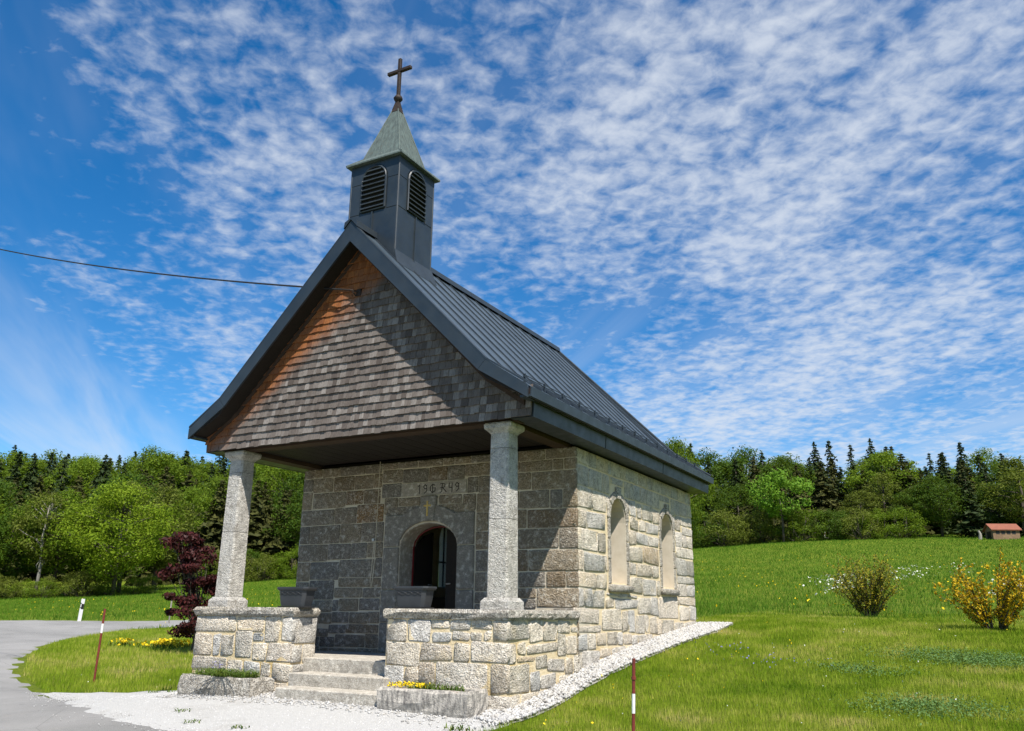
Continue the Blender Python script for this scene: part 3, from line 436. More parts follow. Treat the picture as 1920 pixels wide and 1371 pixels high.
# ================================================================== CHAPEL
chapel = root('chapel', (-W/2, 3.5, -1.2), 'small granite chapel with shingled gable, dark metal roof and louvred bell turret', 'chapel')
FLOOR = -0.718; CAPZ = -0.077; CAPB = -0.195; WTOP = 2.17; M0 = -W/2
def stone(name, rect, fn, mat, parent, proud=0.022, rough=0.010, back=0.05, jit=0.010, round_=0.3, seed=None):
    """one rough-faced block: rect in wall coordinates, fn(u,v,w) gives the place, w is out of the wall"""
    u0, v0, u1, v1 = rect; r = random.Random(seed if seed is not None else rnd.random())
    nx = 4 if u1-u0 > 0.22 else 3; ny = 3
    j = lambda s: r.uniform(-s, s)
    c = [(u0+j(jit), v0+j(jit)), (u1+j(jit), v0+j(jit)), (u1+j(jit), v1+j(jit)), (u0+j(jit), v1+j(jit))]
    V = []; tilt_u, tilt_v = j(rough*0.8), j(rough*0.8)
    for iy in range(ny+1):
        for ix in range(nx+1):
            # uneven parameter so the outer ring is a narrow worked edge
            eu = min(.25, .016/(u1-u0)); ev = min(.25, .016/(v1-v0)); a = [0, eu, .5, 1-eu, 1][ix] if nx == 4 else [0, eu, 1-eu, 1][ix]; b = [0, ev, 1-ev, 1][iy]
            if nx == 4 and ix == 2: a += j(.15)
            pu = (c[0][0]*(1-a)+c[1][0]*a)*(1-b)+(c[3][0]*(1-a)+c[2][0]*a)*b
            pv = (c[0][1]*(1-a)+c[1][1]*a)*(1-b)+(c[3][1]*(1-a)+c[2][1]*a)*b
            edge = ix in (0, nx) or iy in (0, ny); corner = ix in (0, nx) and iy in (0, ny)
            if corner:
                k = round_*0.06; pu += (k if ix == 0 else -k)*r.uniform(.3, 1); pv += (k if iy == 0 else -k)*r.uniform(.3, 1)
            w = proud*0.62+j(rough*0.3) if edge else proud+j(rough)+tilt_u*(a-.5)*2+tilt_v*(b-.5)*2
            V.append((pu, pv, w))
    n1 = nx+1; F = [(y*n1+x, y*n1+x+1, (y+1)*n1+x+1, (y+1)*n1+x) for y in range(ny) for x in range(nx)]
    ring = [x for x in range(nx)]+[y*n1+nx for y in range(ny)]+[ny*n1+x for x in range(nx, 0, -1)]+[y*n1 for y in range(ny, 0, -1)]
    base = len(V); V += [(V[i][0], V[i][1], -back) for i in ring]; m = len(ring)
    F += [(ring[i], base+i, base+(i+1) % m, ring[(i+1) % m]) for i in range(m)]
    return MB().add([fn(*p) for p in V], F).build(name, mat, parent, smooth=True)
FRONT = lambda y: (lambda u, v, w: (u, y-w, v))          # faces -Y
SIDE = lambda x: (lambda u, v, w: (x+w, u, v))           # faces +X
BACKF = lambda y: (lambda u, v, w: (u, y+w, v))
LEFTF = lambda x: (lambda u, v, w: (x-w, u, v))
def arch(c, hw, spring, top, n=10):
    """points from left spring over to right spring"""
    h = top-spring
    return [(c-hw*math.cos(math.pi*i/n), spring+h*math.sin(math.pi*i/n)) for i in range(n+1)]
def wall_slab(u0, u1, v0, v1, holes, w0, w1, fn, name, mat, parent):
    """wall with arched holes (c, hw, sill, spring, top)"""
    mb = MB(); cur = u0
    for (c, hw, sill, spring, top) in sorted(holes):
        mb.prism([(cur, v0), (c-hw, v0), (c-hw, v1), (cur, v1)], w0, w1, fn)
        if sill > v0: mb.prism([(c-hw, v0), (c+hw, v0), (c+hw, sill), (c-hw, sill)], w0, w1, fn)
        a = arch(c, hw, spring, top)
        for i in range(len(a)-1):
            mb.prism([a[i], a[i+1], (a[i+1][0], v1), (a[i][0], v1)], w0, w1, fn)
        cur = c+hw
    mb.prism([(cur, v0), (u1, v0), (u1, v1), (cur, v1)], w0, w1, fn)
    return mb.build(name, mat, parent)
# ---- nave walls (mortar bodies carrying the stones)
WT = 0.42
win = [(3.50, 0.33, 0.33, 1.28, 1.62), (5.84, 0.33, 0.33, 1.28, 1.62)]
DX = -2.47; DHW = 0.53
door_hole = [(DX, DHW, FLOOR-0.5, 0.86, 1.20)]
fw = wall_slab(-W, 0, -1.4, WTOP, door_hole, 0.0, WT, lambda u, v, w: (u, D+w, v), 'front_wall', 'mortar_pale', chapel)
sw = wall_slab(D+WT, L-WT, -1.4, WTOP, win, 0.0, WT, lambda u, v, w: (-w, u, v), 'side_wall', 'mortar', chapel)
lw = wall_slab(D+WT, L-WT, -1.4, WTOP, win, 0.0, WT, lambda u, v, w: (-W+w, u, v), 'left_wall', 'mortar', chapel)
bw = MB().box(-W, 0, L-WT, L, -1.4, WTOP).build('back_wall', 'mortar', chapel)
# mortar of the porch side base, below the parapet cap
for i, s in enumerate(SIDE_STONES):
    u0, v0, u1, v1 = s
    low = v1 < -0.19
    if v0 > -0.19 and u0 < D+0.06: u0 = D+0.0
    stone('rubble_stone', (u0, v0, u1, v1), SIDE(0.0), 'granite_rubble', sw, proud=0.010, rough=0.008, jit=0.019 if v1 < 1.66 else 0.004, round_=0.5 if v1 < 1.66 else 0.1, seed=100+i)
RUSTY = {}
for i, s in enumerate(NAVE_STONES):
    u0, v0, u1, v1 = s
    if u1 > -0.04: u1 = 0.016
    cu, cv = (u0+u1)/2, (v0+v1)/2
    rusty = (abs(cu+4.06) < 0.15 and abs(cv-1.58) < 0.12) or (abs(cu+3.7) < 0.2 and abs(cv-1.28) < .12) or (abs(cu+3.75) < .2 and abs(cv-.98) < .1 and rnd.random() < .5)
    stone('ashlar_block', (u0, v0, u1, v1), FRONT(D), 'granite_rusty' if rusty else 'granite_ashlar_shaded', fw, proud=0.011, rough=0.006, jit=0.005, round_=0.15, back=0.03, seed=400+i)
# left and back outer faces in the same rubble, from the same courses
for i, s in enumerate(SIDE_STONES):
    if s[0] > D-0.05: stone('rubble_stone', (max(s[0], D+.01), s[1], s[2], s[3]), LEFTF(-W), 'granite_rubble', lw, seed=700+i, jit=0.012, round_=0.5)
r_ = random.Random(8); v = -1.0
while v < 2.1:
    hh = min(r_.uniform(0.2, 0.32), 2.17-v); u = -W
    while u < -0.1:
        ww = r_.uniform(0.3, 0.65); ww = ww if -u-ww > 0.2 else -u
        stone('rubble_stone', (u+.012, v+.012, u+ww-.012, v+hh-.012), BACKF(L), 'granite_rubble', bw, seed=int(1000*(u+v+20))); u += ww
    v += hh
# ---- window recesses on both long sides
def window_set(side):
    for (c, hw, sill, spring, top) in win:
        ox = 0.0 if side > 0 else -W
        fn = (lambda u, v, w: (ox+side*w, u, v))
        wn = part('window', MB().prism([(c-hw+.01, sill)]+[(c-hw+.01, spring)]+arch(c, hw-.01, spring, top-.01)[1:-1]+[(c+hw-.01, spring), (c+hw-.01, sill)], -0.33, -0.325, fn).mesh('window', 'window_glass'), chapel)
        # lining of the recess
        prof = [(c-hw, sill), (c-hw, spring)]+arch(c, hw, spring, top, 12)[1:-1]+[(c+hw, spring), (c+hw, sill)]
        mb = MB(); inn = [(c+(u-c)*0.955, sill+(v-sill)*0.985) for u, v in prof]
        for i in range(len(prof)-1):
            mb.add([fn(*prof[i], 0.004), fn(*prof[i+1], 0.004), fn(*inn[i+1], 0.004), fn(*inn[i], 0.004), fn(*prof[i], -0.36), fn(*prof[i+1], -0.36), fn(*inn[i+1], -0.36), fn(*inn[i], -0.36)],
                   [(0,1,2,3),(3,2,6,7),(4,7,6,5),(0,4,5,1)])
        mb.build('window_reveal', 'plaster_reveal', wn)
        MB().add([fn(c-hw-.0, sill+.03, -.34), fn(c+hw, sill+.03, -.34), fn(c+hw, sill-.02, .03), fn(c-hw, sill-.02, .03), fn(c-hw, sill-.06, -.34), fn(c+hw, sill-.06, -.34), fn(c+hw, sill-.06, .03), fn(c-hw, sill-.06, .03)],
                 [(0,1,2,3),(4,7,6,5),(0,4,5,1),(1,5,6,2),(2,6,7,3),(3,7,4,0)]).build('sloping_sill', 'plaster_reveal', wn)
        stone('sill_stone', (c-hw-.10, sill-.13, c+hw+.10, sill-.025), fn if side > 0 else fn, 'granite_cap', wn, proud=0.075, rough=0.012, jit=0.006)
        # frame bars
        fb = MB(); fb.box(*(sorted((ox-side*.30, ox-side*.32))), c-.015, c+.015, sill, top-.02); fb.box(*(sorted((ox-side*.298, ox-side*.322))), c-hw, c+hw, sill+.5, sill+.53)
        fb.build('glazing_bar', 'dark_wood', wn)
        # arched rim of narrow stones round the opening
        ow = 0.105; outer = lambda a: (c-(hw+ow)*math.cos(a), spring+(top-spring+ow)*math.sin(a)); inner = lambda a: (c-hw*math.cos(a), spring+(top-spring)*math.sin(a))
        n = 5
        for i in range(n):
            a0, a1 = math.pi*i/n+.015, math.pi*(i+1)/n-.015; pl = [inner(a0), inner((a0+a1)/2), inner(a1), outer(a1), outer((a0+a1)/2), outer(a0)]
            MB().prism(pl, -0.05, 0.028+.006*(i % 2), fn).build('arch_stone', 'granite_cap', wn, bevel=0.008)
        MB().prism([(c-.07, top-.02), (c+.07, top-.02), (c+.085, top+.17), (c-.085, top+.17)], -.05, .05, fn).build('keystone', 'granite_cap', wn, bevel=0.01)
        for sg in (-1, 1):
            vv = sill-.02
            for q, hh in enumerate((.36, .30, .33)):
                e = sorted((c+sg*(hw+.004), c+sg*(hw+.085+.01*(q % 2)))); t = min(vv+hh, spring+.02)
                MB().prism([(e[0], vv+.006), (e[1], vv+.006), (e[1], t-.006), (e[0], t-.006)], -.05, .022+.005*(q % 2), fn).build('jamb_stone', 'granite_cap', wn, bevel=0.008); vv = t
window_set(1); window_set(-1)
# ---- interior
MB().box(-W+WT, -WT, 0.3, L-WT, FLOOR-0.14, FLOOR-0.004).build('nave_floor', 'granite_step', chapel)
MB().box(-W+.1, -.1, D+.1, L-.1, 2.19, 2.23).build('nave_ceiling', 'dark_wood', chapel)
lin = MB(); lin.box(-W+WT+.001, -WT-.001, L-WT-.03, L-WT-.01, FLOOR, 2.18); lin.build('interior_plaster', 'interior_plaster', chapel)
for yb in (3.9, 4.8, 5.7):
    pw = MB(); pw.box(-4.4, -3.0, yb, yb+.35, FLOOR+.42, FLOOR+.46); pw.box(-4.4, -3.0, yb+.35, yb+.39, FLOOR, FLOOR+.85); pw.box(-4.4, -4.36, yb, yb+.35, FLOOR, FLOOR+.42); pw.box(-3.04, -3.0, yb, yb+.35, FLOOR, FLOOR+.42)
    tag(pw.build('pew', 'shed_wood'), 'brown wooden pew inside the dark chapel nave', 'pew', 'pews in the nave')
# ---- door: dressed surround, arch, keystone, red frame, open leaves
ds = MB(); 
def splay(u, side):  # splayed jamb inner piece
    return u
dsu = part('door_surround', MB().box(DX-DHW-.02, DX+DHW+.02, D+.30, D+.36, 1.24, 1.27).mesh('door_surround', 'granite_surround'), chapel)
zs = [FLOOR, -0.25, .22, .86]
OW = 0.30
for sg in (-1, 1):
    e0, e1 = DX+sg*DHW, DX+sg*(DHW+OW)
    cuts = [FLOOR, -0.28, 0.20, 0.84]
    for q in range(3):
        a, b = sorted((e0, e1)); MB().box(a+.004, b-.004, D-.034-.004*(q % 2), D+.1, cuts[q]+.006, cuts[q+1]-.006).build('jamb_block', 'granite_surround', dsu, bevel=0.012)
    # shoulder block with canted top
    o = lambda t: DX+sg*t
    MB().prism([(o(DHW+.004), .85), (o(DHW+OW-.01), .85), (o(DHW+OW-.01), 1.33), (o(DHW-.06), 1.33), (o(DHW-.06), 1.12), (o(DHW+.004), 1.0)], -.031, .1, lambda u, v, w: (u, D+w, v)).build('shoulder_block', 'granite_surround', dsu, bevel=0.01)
    a, b = sorted((o(.175), o(DHW+OW-.012))); MB().box(a, b, D-.012, D+.05, 1.336, 1.458).build('spandrel_stone', 'granite_ashlar_shaded', dsu, bevel=.006)
    # long arch stones from shoulder to keystone
    n = 6; inn = []; out = []
    for i in range(n+1):
        t = i/n; a = (0.16+0.84*t)*math.pi/2*0.93
        inn.append((DX+sg*DHW*math.cos(a)*1.0, .86+.36*math.sin(a)))
        out.append((DX+sg*(DHW+.13)*math.cos(a*1.0)*0.985, 1.04+.42*math.sin(a)))
    MB().prism(inn+out[::-1], -.036, .1, lambda u, v, w: (u, D+w, v)).build('arch_stone', 'granite_surround', dsu, bevel=0.008)
MB().prism([(DX-.115, 1.215), (DX+.115, 1.215), (DX+.15, 1.60), (DX-.15, 1.60)], -.06, .1, lambda u, v, w: (u, D+w, v)).build('keystone', 'granite_surround', dsu, bevel=0.012)
gc = MB(); gc.box(DX-.014, DX+.014, D-.068, D-.058, 1.29, 1.52); gc.box(DX-.065, DX-.0142, D-.0675, D-.058, 1.435, 1.462); gc.box(DX+.0142, DX+.065, D-.0675, D-.058, 1.435, 1.462); gc.build('gilded_cross', 'gilding', dsu)
# inscription stone with blackletter 19 G R 49
PX0, PX1, PZ0, PZ1 = -3.005, -1.805, 1.615, 1.815
plaque = part('inscription_stone', MB().box(PX0, PX1, D-.022, D+.05, PZ0, PZ1).mesh('inscription_stone', 'granite_plaque'), chapel)
GL = {'1': [[(.15,.8),(.45,1),(.45,0)]], '9': [[(.8,.75),(.5,1),(.2,.75),(.45,.5),(.8,.6)],[(.8,.9),(.8,.25),(.35,0)]], '4': [[(.25,1),(.2,.5),(.8,.45)],[(.75,1),(.75,-.05)]],
      'G': [[(.8,.85),(.5,1),(.2,.75),(.15,.3),(.45,0),(.8,.2),(.85,.55)],[(.5,.95),(.45,.5),(.5,.1)],[(.5,.55),(.85,.55)]], 'R': [[(.1,.95),(.4,1),(.35,.5),(.3,.05),(.1,0)],[(.4,1),(.75,.9),(.7,.6),(.4,.5)],[(.45,.5),(.7,.25),(.95,0)],[(.15,.5),(.4,.55)]]}
tx = MB(); cw = .118
for ch, x0 in (('1', -2.70), ('9', -2.60), ('G', -2.475), ('R', -2.285), ('4', -2.13), ('9', -2.015)):
    wch = .135 if ch in 'GR' else .10
    for st in GL[ch]:
        pts = [(x0+q[0]*wch, 1.645+q[1]*.135) for q in st]
        for (a, b) in zip(pts, pts[1:]):
            dx, dz = b[0]-a[0], b[1]-a[1]; ln = math.hypot(dx, dz) or 1; nx_, nz_ = -dz/ln*.0065, dx/ln*.0065
            tx.prism([(a[0]+nx_-dx/ln*.004, a[1]+nz_-dz/ln*.004), (a[0]-nx_-dx/ln*.004, a[1]-nz_-dz/ln*.004), (b[0]-nx_+dx/ln*.004, b[1]-nz_+dz/ln*.004), (b[0]+nx_+dx/ln*.004, b[1]+nz_+dz/ln*.004)], -.0245-rnd.random()*.0008, -.015, lambda u, v, w: (u, D+w, v))
tx.build('carved_lettering', 'engraving', plaque)
mb = MB(); prof = [(DX-DHW, FLOOR), (DX-DHW, .86)]+arch(DX, DHW, .86, 1.20, 12)[1:-1]+[(DX+DHW, .86), (DX+DHW, FLOOR)]; inn = [(DX+(u-DX)*.975, v if v < .87 else v-.012) for u, v in prof]
dfn = lambda u, v, w: (u, D+w, v)
for i in range(len(prof)-1):
    mb.add([dfn(*prof[i], .004), dfn(*prof[i+1], .004), dfn(*inn[i+1], .004), dfn(*inn[i], .004), dfn(*prof[i], .40), dfn(*prof[i+1], .40), dfn(*inn[i+1], .40), dfn(*inn[i], .40)], [(0,1,2,3),(3,2,6,7),(4,7,6,5)])
mb.build('door_reveal', 'granite_plaque', dsu)
fr = MB(); ap = [(DX-.50, FLOOR)]+[(DX-.50, .84)]+arch(DX, .50, .84, 1.165)[1:-1]+[(DX+.50, .84), (DX+.50, FLOOR)]
fr.tube([(u, D+.33, v) for u, v in ap], .012, 5); dfr = fr.build('door_frame', 'red_frame', chapel)
for sg in (-1, 1):
    ang = R(90) if sg < 0 else R(14); ca, sa = math.cos(ang), math.sin(ang)   # far leaf wide open, near leaf half open
    lfn = lambda u, v, w: (DX+sg*(.51-u*ca-w*sa), D+.37+u*sa-w*ca, v)
    dl = MB().prism([(0, FLOOR+.01), (.49, FLOOR+.01), (.49, 1.13), (.25, 1.05), (0, .86)], -.02, .02, lfn).build('door_leaf', 'dark_wood', chapel)
    MB().tube([lfn(.43, .30, .02), lfn(.43, .30, .06), lfn(.34, .30, .06)], .010, 5).build('door_handle', 'galvanised', dl)
# bell rope and small hook on the wall
tag(MB().tube([(-3.42, D-.06, 2.2), (-3.425, D-.06, 1.2), (-3.43, D-.06, .62), (-3.45, D-.06, .32), (-3.47, D-.06, .22), (-3.49, D-.06, .32), (-3.45, D-.06, .95)], .006, 5).build('bell_rope', 'mortar_pale'), 'thin pale bell rope hanging beside the chapel doorway', 'rope')
MB().tube([(-3.46, D+.02, .96), (-3.46, D-.09, .96)], .022, 8).build('rope_hook', 'galvanised', chapel)
# ---- porch: parapets
def parapet(name, boxes, fronts):
    mb = MB()
    for b in boxes: mb.box(*b)
    return mb.build(name, 'mortar', chapel)
pr = parapet('parapet', [(-1.70, 0, 0.0, .46, -1.4, CAPB), (-.46, 0, .4602, D+.01, -1.4, CAPB-.001)], 0)
pl = parapet('parapet', [(-W, -3.26, 0.0, .46, -1.4, CAPB), (-W, -W+.46, .4602, D+.01, -1.4, CAPB-.001)], 0)
for i, s in enumerate(PARAPET_R): stone('parapet_stone', (s[0], s[1], s[2] if s[2] < -.05 else .018, s[3]), FRONT(0), 'granite_rubble', pr, proud=.009, rough=.008, jit=.018, round_=.35, seed=1300+i)
for i, s in enumerate(PARAPET_L): stone('parapet_stone', (s[0] if s[0] > -5.0 else -5.075, s[1], s[2] if s[2] < -3.31 else -3.245, s[3]), FRONT(0), 'granite_rubble', pl, proud=.009, rough=.008, jit=.018, round_=.35, seed=1400+i)
for i, s in enumerate(RETURN_STONES): stone('parapet_stone', s, SIDE(-3.26), 'granite_rubble', pl, proud=.018, rough=.01, jit=.008, seed=1500+i)
# inner faces and the left outer side, roughly coursed
def course(u0, u1, v0, v1, fn, parent, nm, seed, hr=(.2, .3), wr=(.22, .5), mat='granite_rubble'):
    r = random.Random(seed); v = v0
    while v < v1-.05:
        hh = r.uniform(*hr); hh = hh if v1-v-hh > .1 else v1-v; u = u0
        while u < u1-.05:
            ww = r.uniform(*wr); ww = ww if u1-u-ww > .12 else u1-u
            stone(nm, (u+.011, v+.011, u+ww-.011, v+hh-.011), fn, mat, parent, seed=r.randint(0, 10**6)); u += ww
        v += hh
course(0, D, -1.3, CAPB, LEFTF(-W), pl, 'parapet_stone', 21)
course(-1.7, -.46, FLOOR, CAPB, BACKF(.46), pr, 'parapet_stone', 22); course(-W+.46, -3.26, FLOOR, CAPB, BACKF(.46), pl, 'parapet_stone', 23)
course(0, .46, FLOOR, CAPB, LEFTF(-1.70), pr, 'parapet_stone', 24)
course(.47, D, FLOOR, CAPB, LEFTF(-.46), pr, 'parapet_stone', 25); course(.47, D, FLOOR, CAPB, SIDE(-W+.46), pl, 'parapet_stone', 26)
def capstone(x0, x1, y0, y1, parent, seed):
    r = random.Random(seed); nx = 5; mb = MB(); rings = []
    def ring(z, g, jj):
        pts = []
        cs = [(x0-g, y0-g), (x1+g, y0-g), (x1+g, y1+g), (x0-g, y1+g)]
        for i in range(4):
            a, b = cs[i], cs[(i+1) % 4]
            for k in range(4): pts.append((a[0]+(b[0]-a[0])*k/4+r.uniform(-jj, jj), a[1]+(b[1]-a[1])*k/4+r.uniform(-jj, jj), z+r.uniform(-jj, jj)*.3))
        return pts
    mb.loft([ring(CAPB+.002, -.012, .004), ring(CAPB+.03, .012, .012), ring(CAPB+.075, .014, .013), ring(CAPZ-.012, .0, .006), ring(CAPZ, -.012, .002)])
    return mb.build('cap_stone', 'granite_cap', parent, smooth=False)
o = .035
for q, (a, b) in enumerate(((-1.735, -.775), (-.760, o))): capstone(a+.0, b-.0, -o, .46, pr, 30+q)
for q, (a, b) in enumerate(((.475, .93), (.945, 1.36), (1.375, 1.66), (1.675, D-.02))): capstone(-.46, o, a, b, pr, 40+q)
for q, (a, b) in enumerate(((-W-o, -4.42), (-4.405, -3.60), (-3.585, -3.225))): capstone(a, b, -o, .46, pl, 50+q)
for q, (a, b) in enumerate(((.475, 1.0), (1.015, 1.5), (1.515, D-.02))): capstone(-W-o, -W+.46, a, b, pl, 60+q)
# ---- columns
def column(cx, cy):
    def sq(h, z, ch): return [(cx-h+ch, cy-h, z), (cx+h-ch, cy-h, z), (cx+h, cy-h+ch, z), (cx+h, cy+h-ch, z), (cx+h-ch, cy+h, z), (cx-h+ch, cy+h, z), (cx-h, cy+h-ch, z), (cx-h, cy-h+ch, z)]
    col_ = MB().loft([sq(.146, .062, .022), sq(.140, .985, .022)]).build('column', 'granite_dressed', chapel)
    MB().loft([sq(.1395, .991, .022), sq(.134, 1.86, .022)]).build('upper_drum', 'granite_dressed', col_)
    MB().loft([sq(.1335, 1.866, .022), sq(.131, 2.05, .022)]).build('neck_block', 'granite_dressed', col_)
    MB().loft([sq(.195, CAPZ+.002, .004), sq(.195, .012, .004), sq(.160, .060, .015)]).build('column_base', 'granite_dressed', col_)
    MB().loft([sq(.135, 2.052, .02), sq(.150, 2.075, .02), sq(.195, 2.115, .02), sq(.198, 2.165, .012), sq(.185, 2.185, .012)]).build('capital', 'granite_dressed', col_)
CX = -.093-.146
column(CX, .157+.146); column(-W-CX, .157+.146)
# ---- steps and porch floor
st = MB().box(-3.255, -1.705, .25, D-.002, FLOOR-.3, FLOOR).build('porch_step', 'granite_step', chapel, bevel=.008)
MB().box(-W+.46, -3.256, .462, D-.003, FLOOR-.3, FLOOR-.002).build('porch_floor', 'granite_step', st); MB().box(-1.704, -.46, .462, D-.003, FLOOR-.3, FLOOR-.002).build('porch_floor', 'granite_step', st)
MB().box(-3.15, -1.62, -.12, .3, -1.3, -.885).build('porch_step', 'granite_step', chapel, bevel=.01)
MB().box(-3.05, -1.43, -.45, -.1, -1.4, -1.035).build('porch_step', 'granite_step', chapel, bevel=.012)
# ================================================================== ROOF
E_, F_, ZE, ZR, LR, XK, ZK = .3602, .2327, 2.5144, 5.2868, 6.4907, -.212, 2.8989
LB = L+.2635; YKB = LB-.38
def mir(x): return 2*M0-x
def top_at(y):
    """upper end (x,z) of the right slope at depth y: ridge, then along the hip"""
    if y <= LR: return (M0, ZR)
    if y <= YKB: t = (y-LR)/(YKB-LR); return (M0+(XK-M0)*t, ZR+(ZK-ZR)*t)
    t = (y-YKB)/(LB-YKB); return (XK+(E_-XK)*t, ZK+(ZE-ZK)*t)
def slope_line(y, dz=0.0):
    tx_, tz = top_at(y); p = [(E_, ZE+dz)]
    if tx_ < XK-1e-4: p.append((XK, ZK+dz))
    if tx_ < E_-1e-4: p.append((tx_, tz+dz))
    return p
TH = .23
# deck: a thick slab that shows as soffit from below
rf = MB()
for sg in (1, -1):
    X_ = (lambda x: x) if sg > 0 else mir
    def strip(pts_top0, pts_top1, y0, y1):
        n = min(len(pts_top0), len(pts_top1))
        for i in range(n-1):
            a0, b0, a1, b1 = pts_top0[i], pts_top0[i+1], pts_top1[i], pts_top1[i+1]
            t = lambda p: TH if p[0] < E_-.01 else .15
            rf.add([(X_(a0[0]), y0, a0[1]-.006), (X_(b0[0]), y0, b0[1]-.006), (X_(b1[0]), y1, b1[1]-.006), (X_(a1[0]), y1, a1[1]-.006),
                    (X_(a0[0]), y0, a0[1]-t(a0)), (X_(b0[0]), y0, b0[1]-t(b0)), (X_(b1[0]), y1, b1[1]-t(b1)), (X_(a1[0]), y1, a1[1]-t(a1))],
                   [(0,1,2,3),(4,7,6,5),(0,4,5,1),(1,5,6,2),(2,6,7,3),(3,7,4,0)])
    strip(slope_line(-F_+.01), slope_line(LR), -F_+.01, LR)
    strip(slope_line(LR), [(E_, ZE), (XK, ZK), (XK, ZK)][:2]+[(XK, ZK)], LR, YKB)
    strip(slope_line(YKB)[:2], [(E_, ZE), (E_, ZE)], YKB, LB-.002)
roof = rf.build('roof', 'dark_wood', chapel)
# standing-seam panels
def seam_cuts():
    c = [-F_]; 
    while c[-1]+.41 < LB-.1: c.append(c[-1]+.41)
    c = [y for y in c if abs(y-LR) > .12 and abs(y-YKB) > .1]+[LR, YKB, LB-.004]
    return sorted(c)
cuts = seam_cuts()
for sg in (1, -1):
    X_ = (lambda x: x) if sg > 0 else mir
    for i in range(len(cuts)-1):
        y0, y1 = cuts[i], cuts[i+1]; a, b = slope_line(y0+1e-5), slope_line(y1-1e-5)
        if y1 >= LB-.005: b = [(E_, ZE)]
        P = [(X_(p[0]), y0, p[1]) for p in a]; Q = [(X_(p[0]), y1, p[1]) for p in b]
        # quads/tris between the two profiles, then thickness
        up_ = .006; mb = MB(); n = min(len(P), len(Q))
        faces = []
        for k in range(max(len(P), len(Q))-1):
            q = [P[min(k, len(P)-1)], P[min(k+1, len(P)-1)], Q[min(k+1, len(Q)-1)], Q[min(k, len(Q)-1)]]
            u = []
            for p in q:
                if p not in u: u.append(p)
            if len(u) >= 3: mb.prism([(p[0], p[1]) for p in u], 0, up_, (lambda uu: (lambda x, y, w: (x, y, [p[2] for p in uu if p[0] == x and p[1] == y][0]+w)))(u))
        pn = mb.build('roof_panel', 'slate_metal_roof', roof)
        # seam at y0
        if i:
            s = MB(); prof = P if len(P) > 1 else None
            if prof:
                for (p, q) in zip(prof, prof[1:]):
                    s.add([(p[0], y0-.006, p[2]), (p[0], y0+.006, p[2]), (q[0], y0+.006, q[2]), (q[0], y0-.006, q[2]),
                           (p[0], y0-.003, p[2]+.036), (p[0], y0+.003, p[2]+.036), (q[0], y0+.003, q[2]+.036), (q[0], y0-.003, q[2]+.036)],
                          [(0,3,2,1),(4,5,6,7),(0,1,5,4),(1,2,6,5),(2,3,7,6),(3,0,4,7)])
                s.build('roof_seam', 'slate_metal', roof)
# hip end
hp = MB(); hp.add([(M0, LR, ZR), (XK, YKB, ZK), (mir(XK), YKB, ZK), (M0, LR, ZR-.2), (XK, YKB, ZK-.2), (mir(XK), YKB, ZK-.2)], [(0,1,2),(3,5,4),(1,4,5,2),(0,3,4,1),(0,2,5,3)])
hp.add([(XK, YKB, ZK), (E_, LB, ZE), (mir(E_), LB, ZE), (mir(XK), YKB, ZK), (XK, YKB, ZK-.2), (E_, LB, ZE-.15), (mir(E_), LB, ZE-.15), (mir(XK), YKB, ZK-.2)], [(0,1,2,3),(4,7,6,5),(1,5,6,2),(0,4,5,1),(2,6,7,3)])
hp.build('hip_end', 'slate_metal_roof', roof)
for sg in (1, -1):
    X_ = (lambda x: x) if sg > 0 else mir
    MB().tube([(X_(M0), LR, ZR+.03), (X_(XK), YKB, ZK+.03), (X_(E_), LB, ZE+.02)], .03, 6).build('hip_cap', 'slate_metal', roof)
# ridge cap in lengths
yy = [-.26, .2, 1.16, 2.9, 4.7, LR+.03]
for a, b in ((1.12, 2.9), (2.9, 4.7), (4.7, LR+.04)):
    MB().prism([(M0-.13, ZR-.075), (M0-.11, ZR+.02), (M0, ZR+.075), (M0+.11, ZR+.02), (M0+.13, ZR-.075), (M0, ZR+.055)], a+.003, b-.003, lambda u, v, w: (u, w, v)).build('ridge_cap', 'slate_metal', roof)
MB().prism([(M0-.12, ZR-.07), (M0-.11, ZR+.03), (M0, ZR+.085), (M0+.11, ZR+.03), (M0+.12, ZR-.07), (M0, ZR+.06)], -.27, .225, lambda u, v, w: (u, w, v)).build('ridge_cap', 'slate_metal', roof)
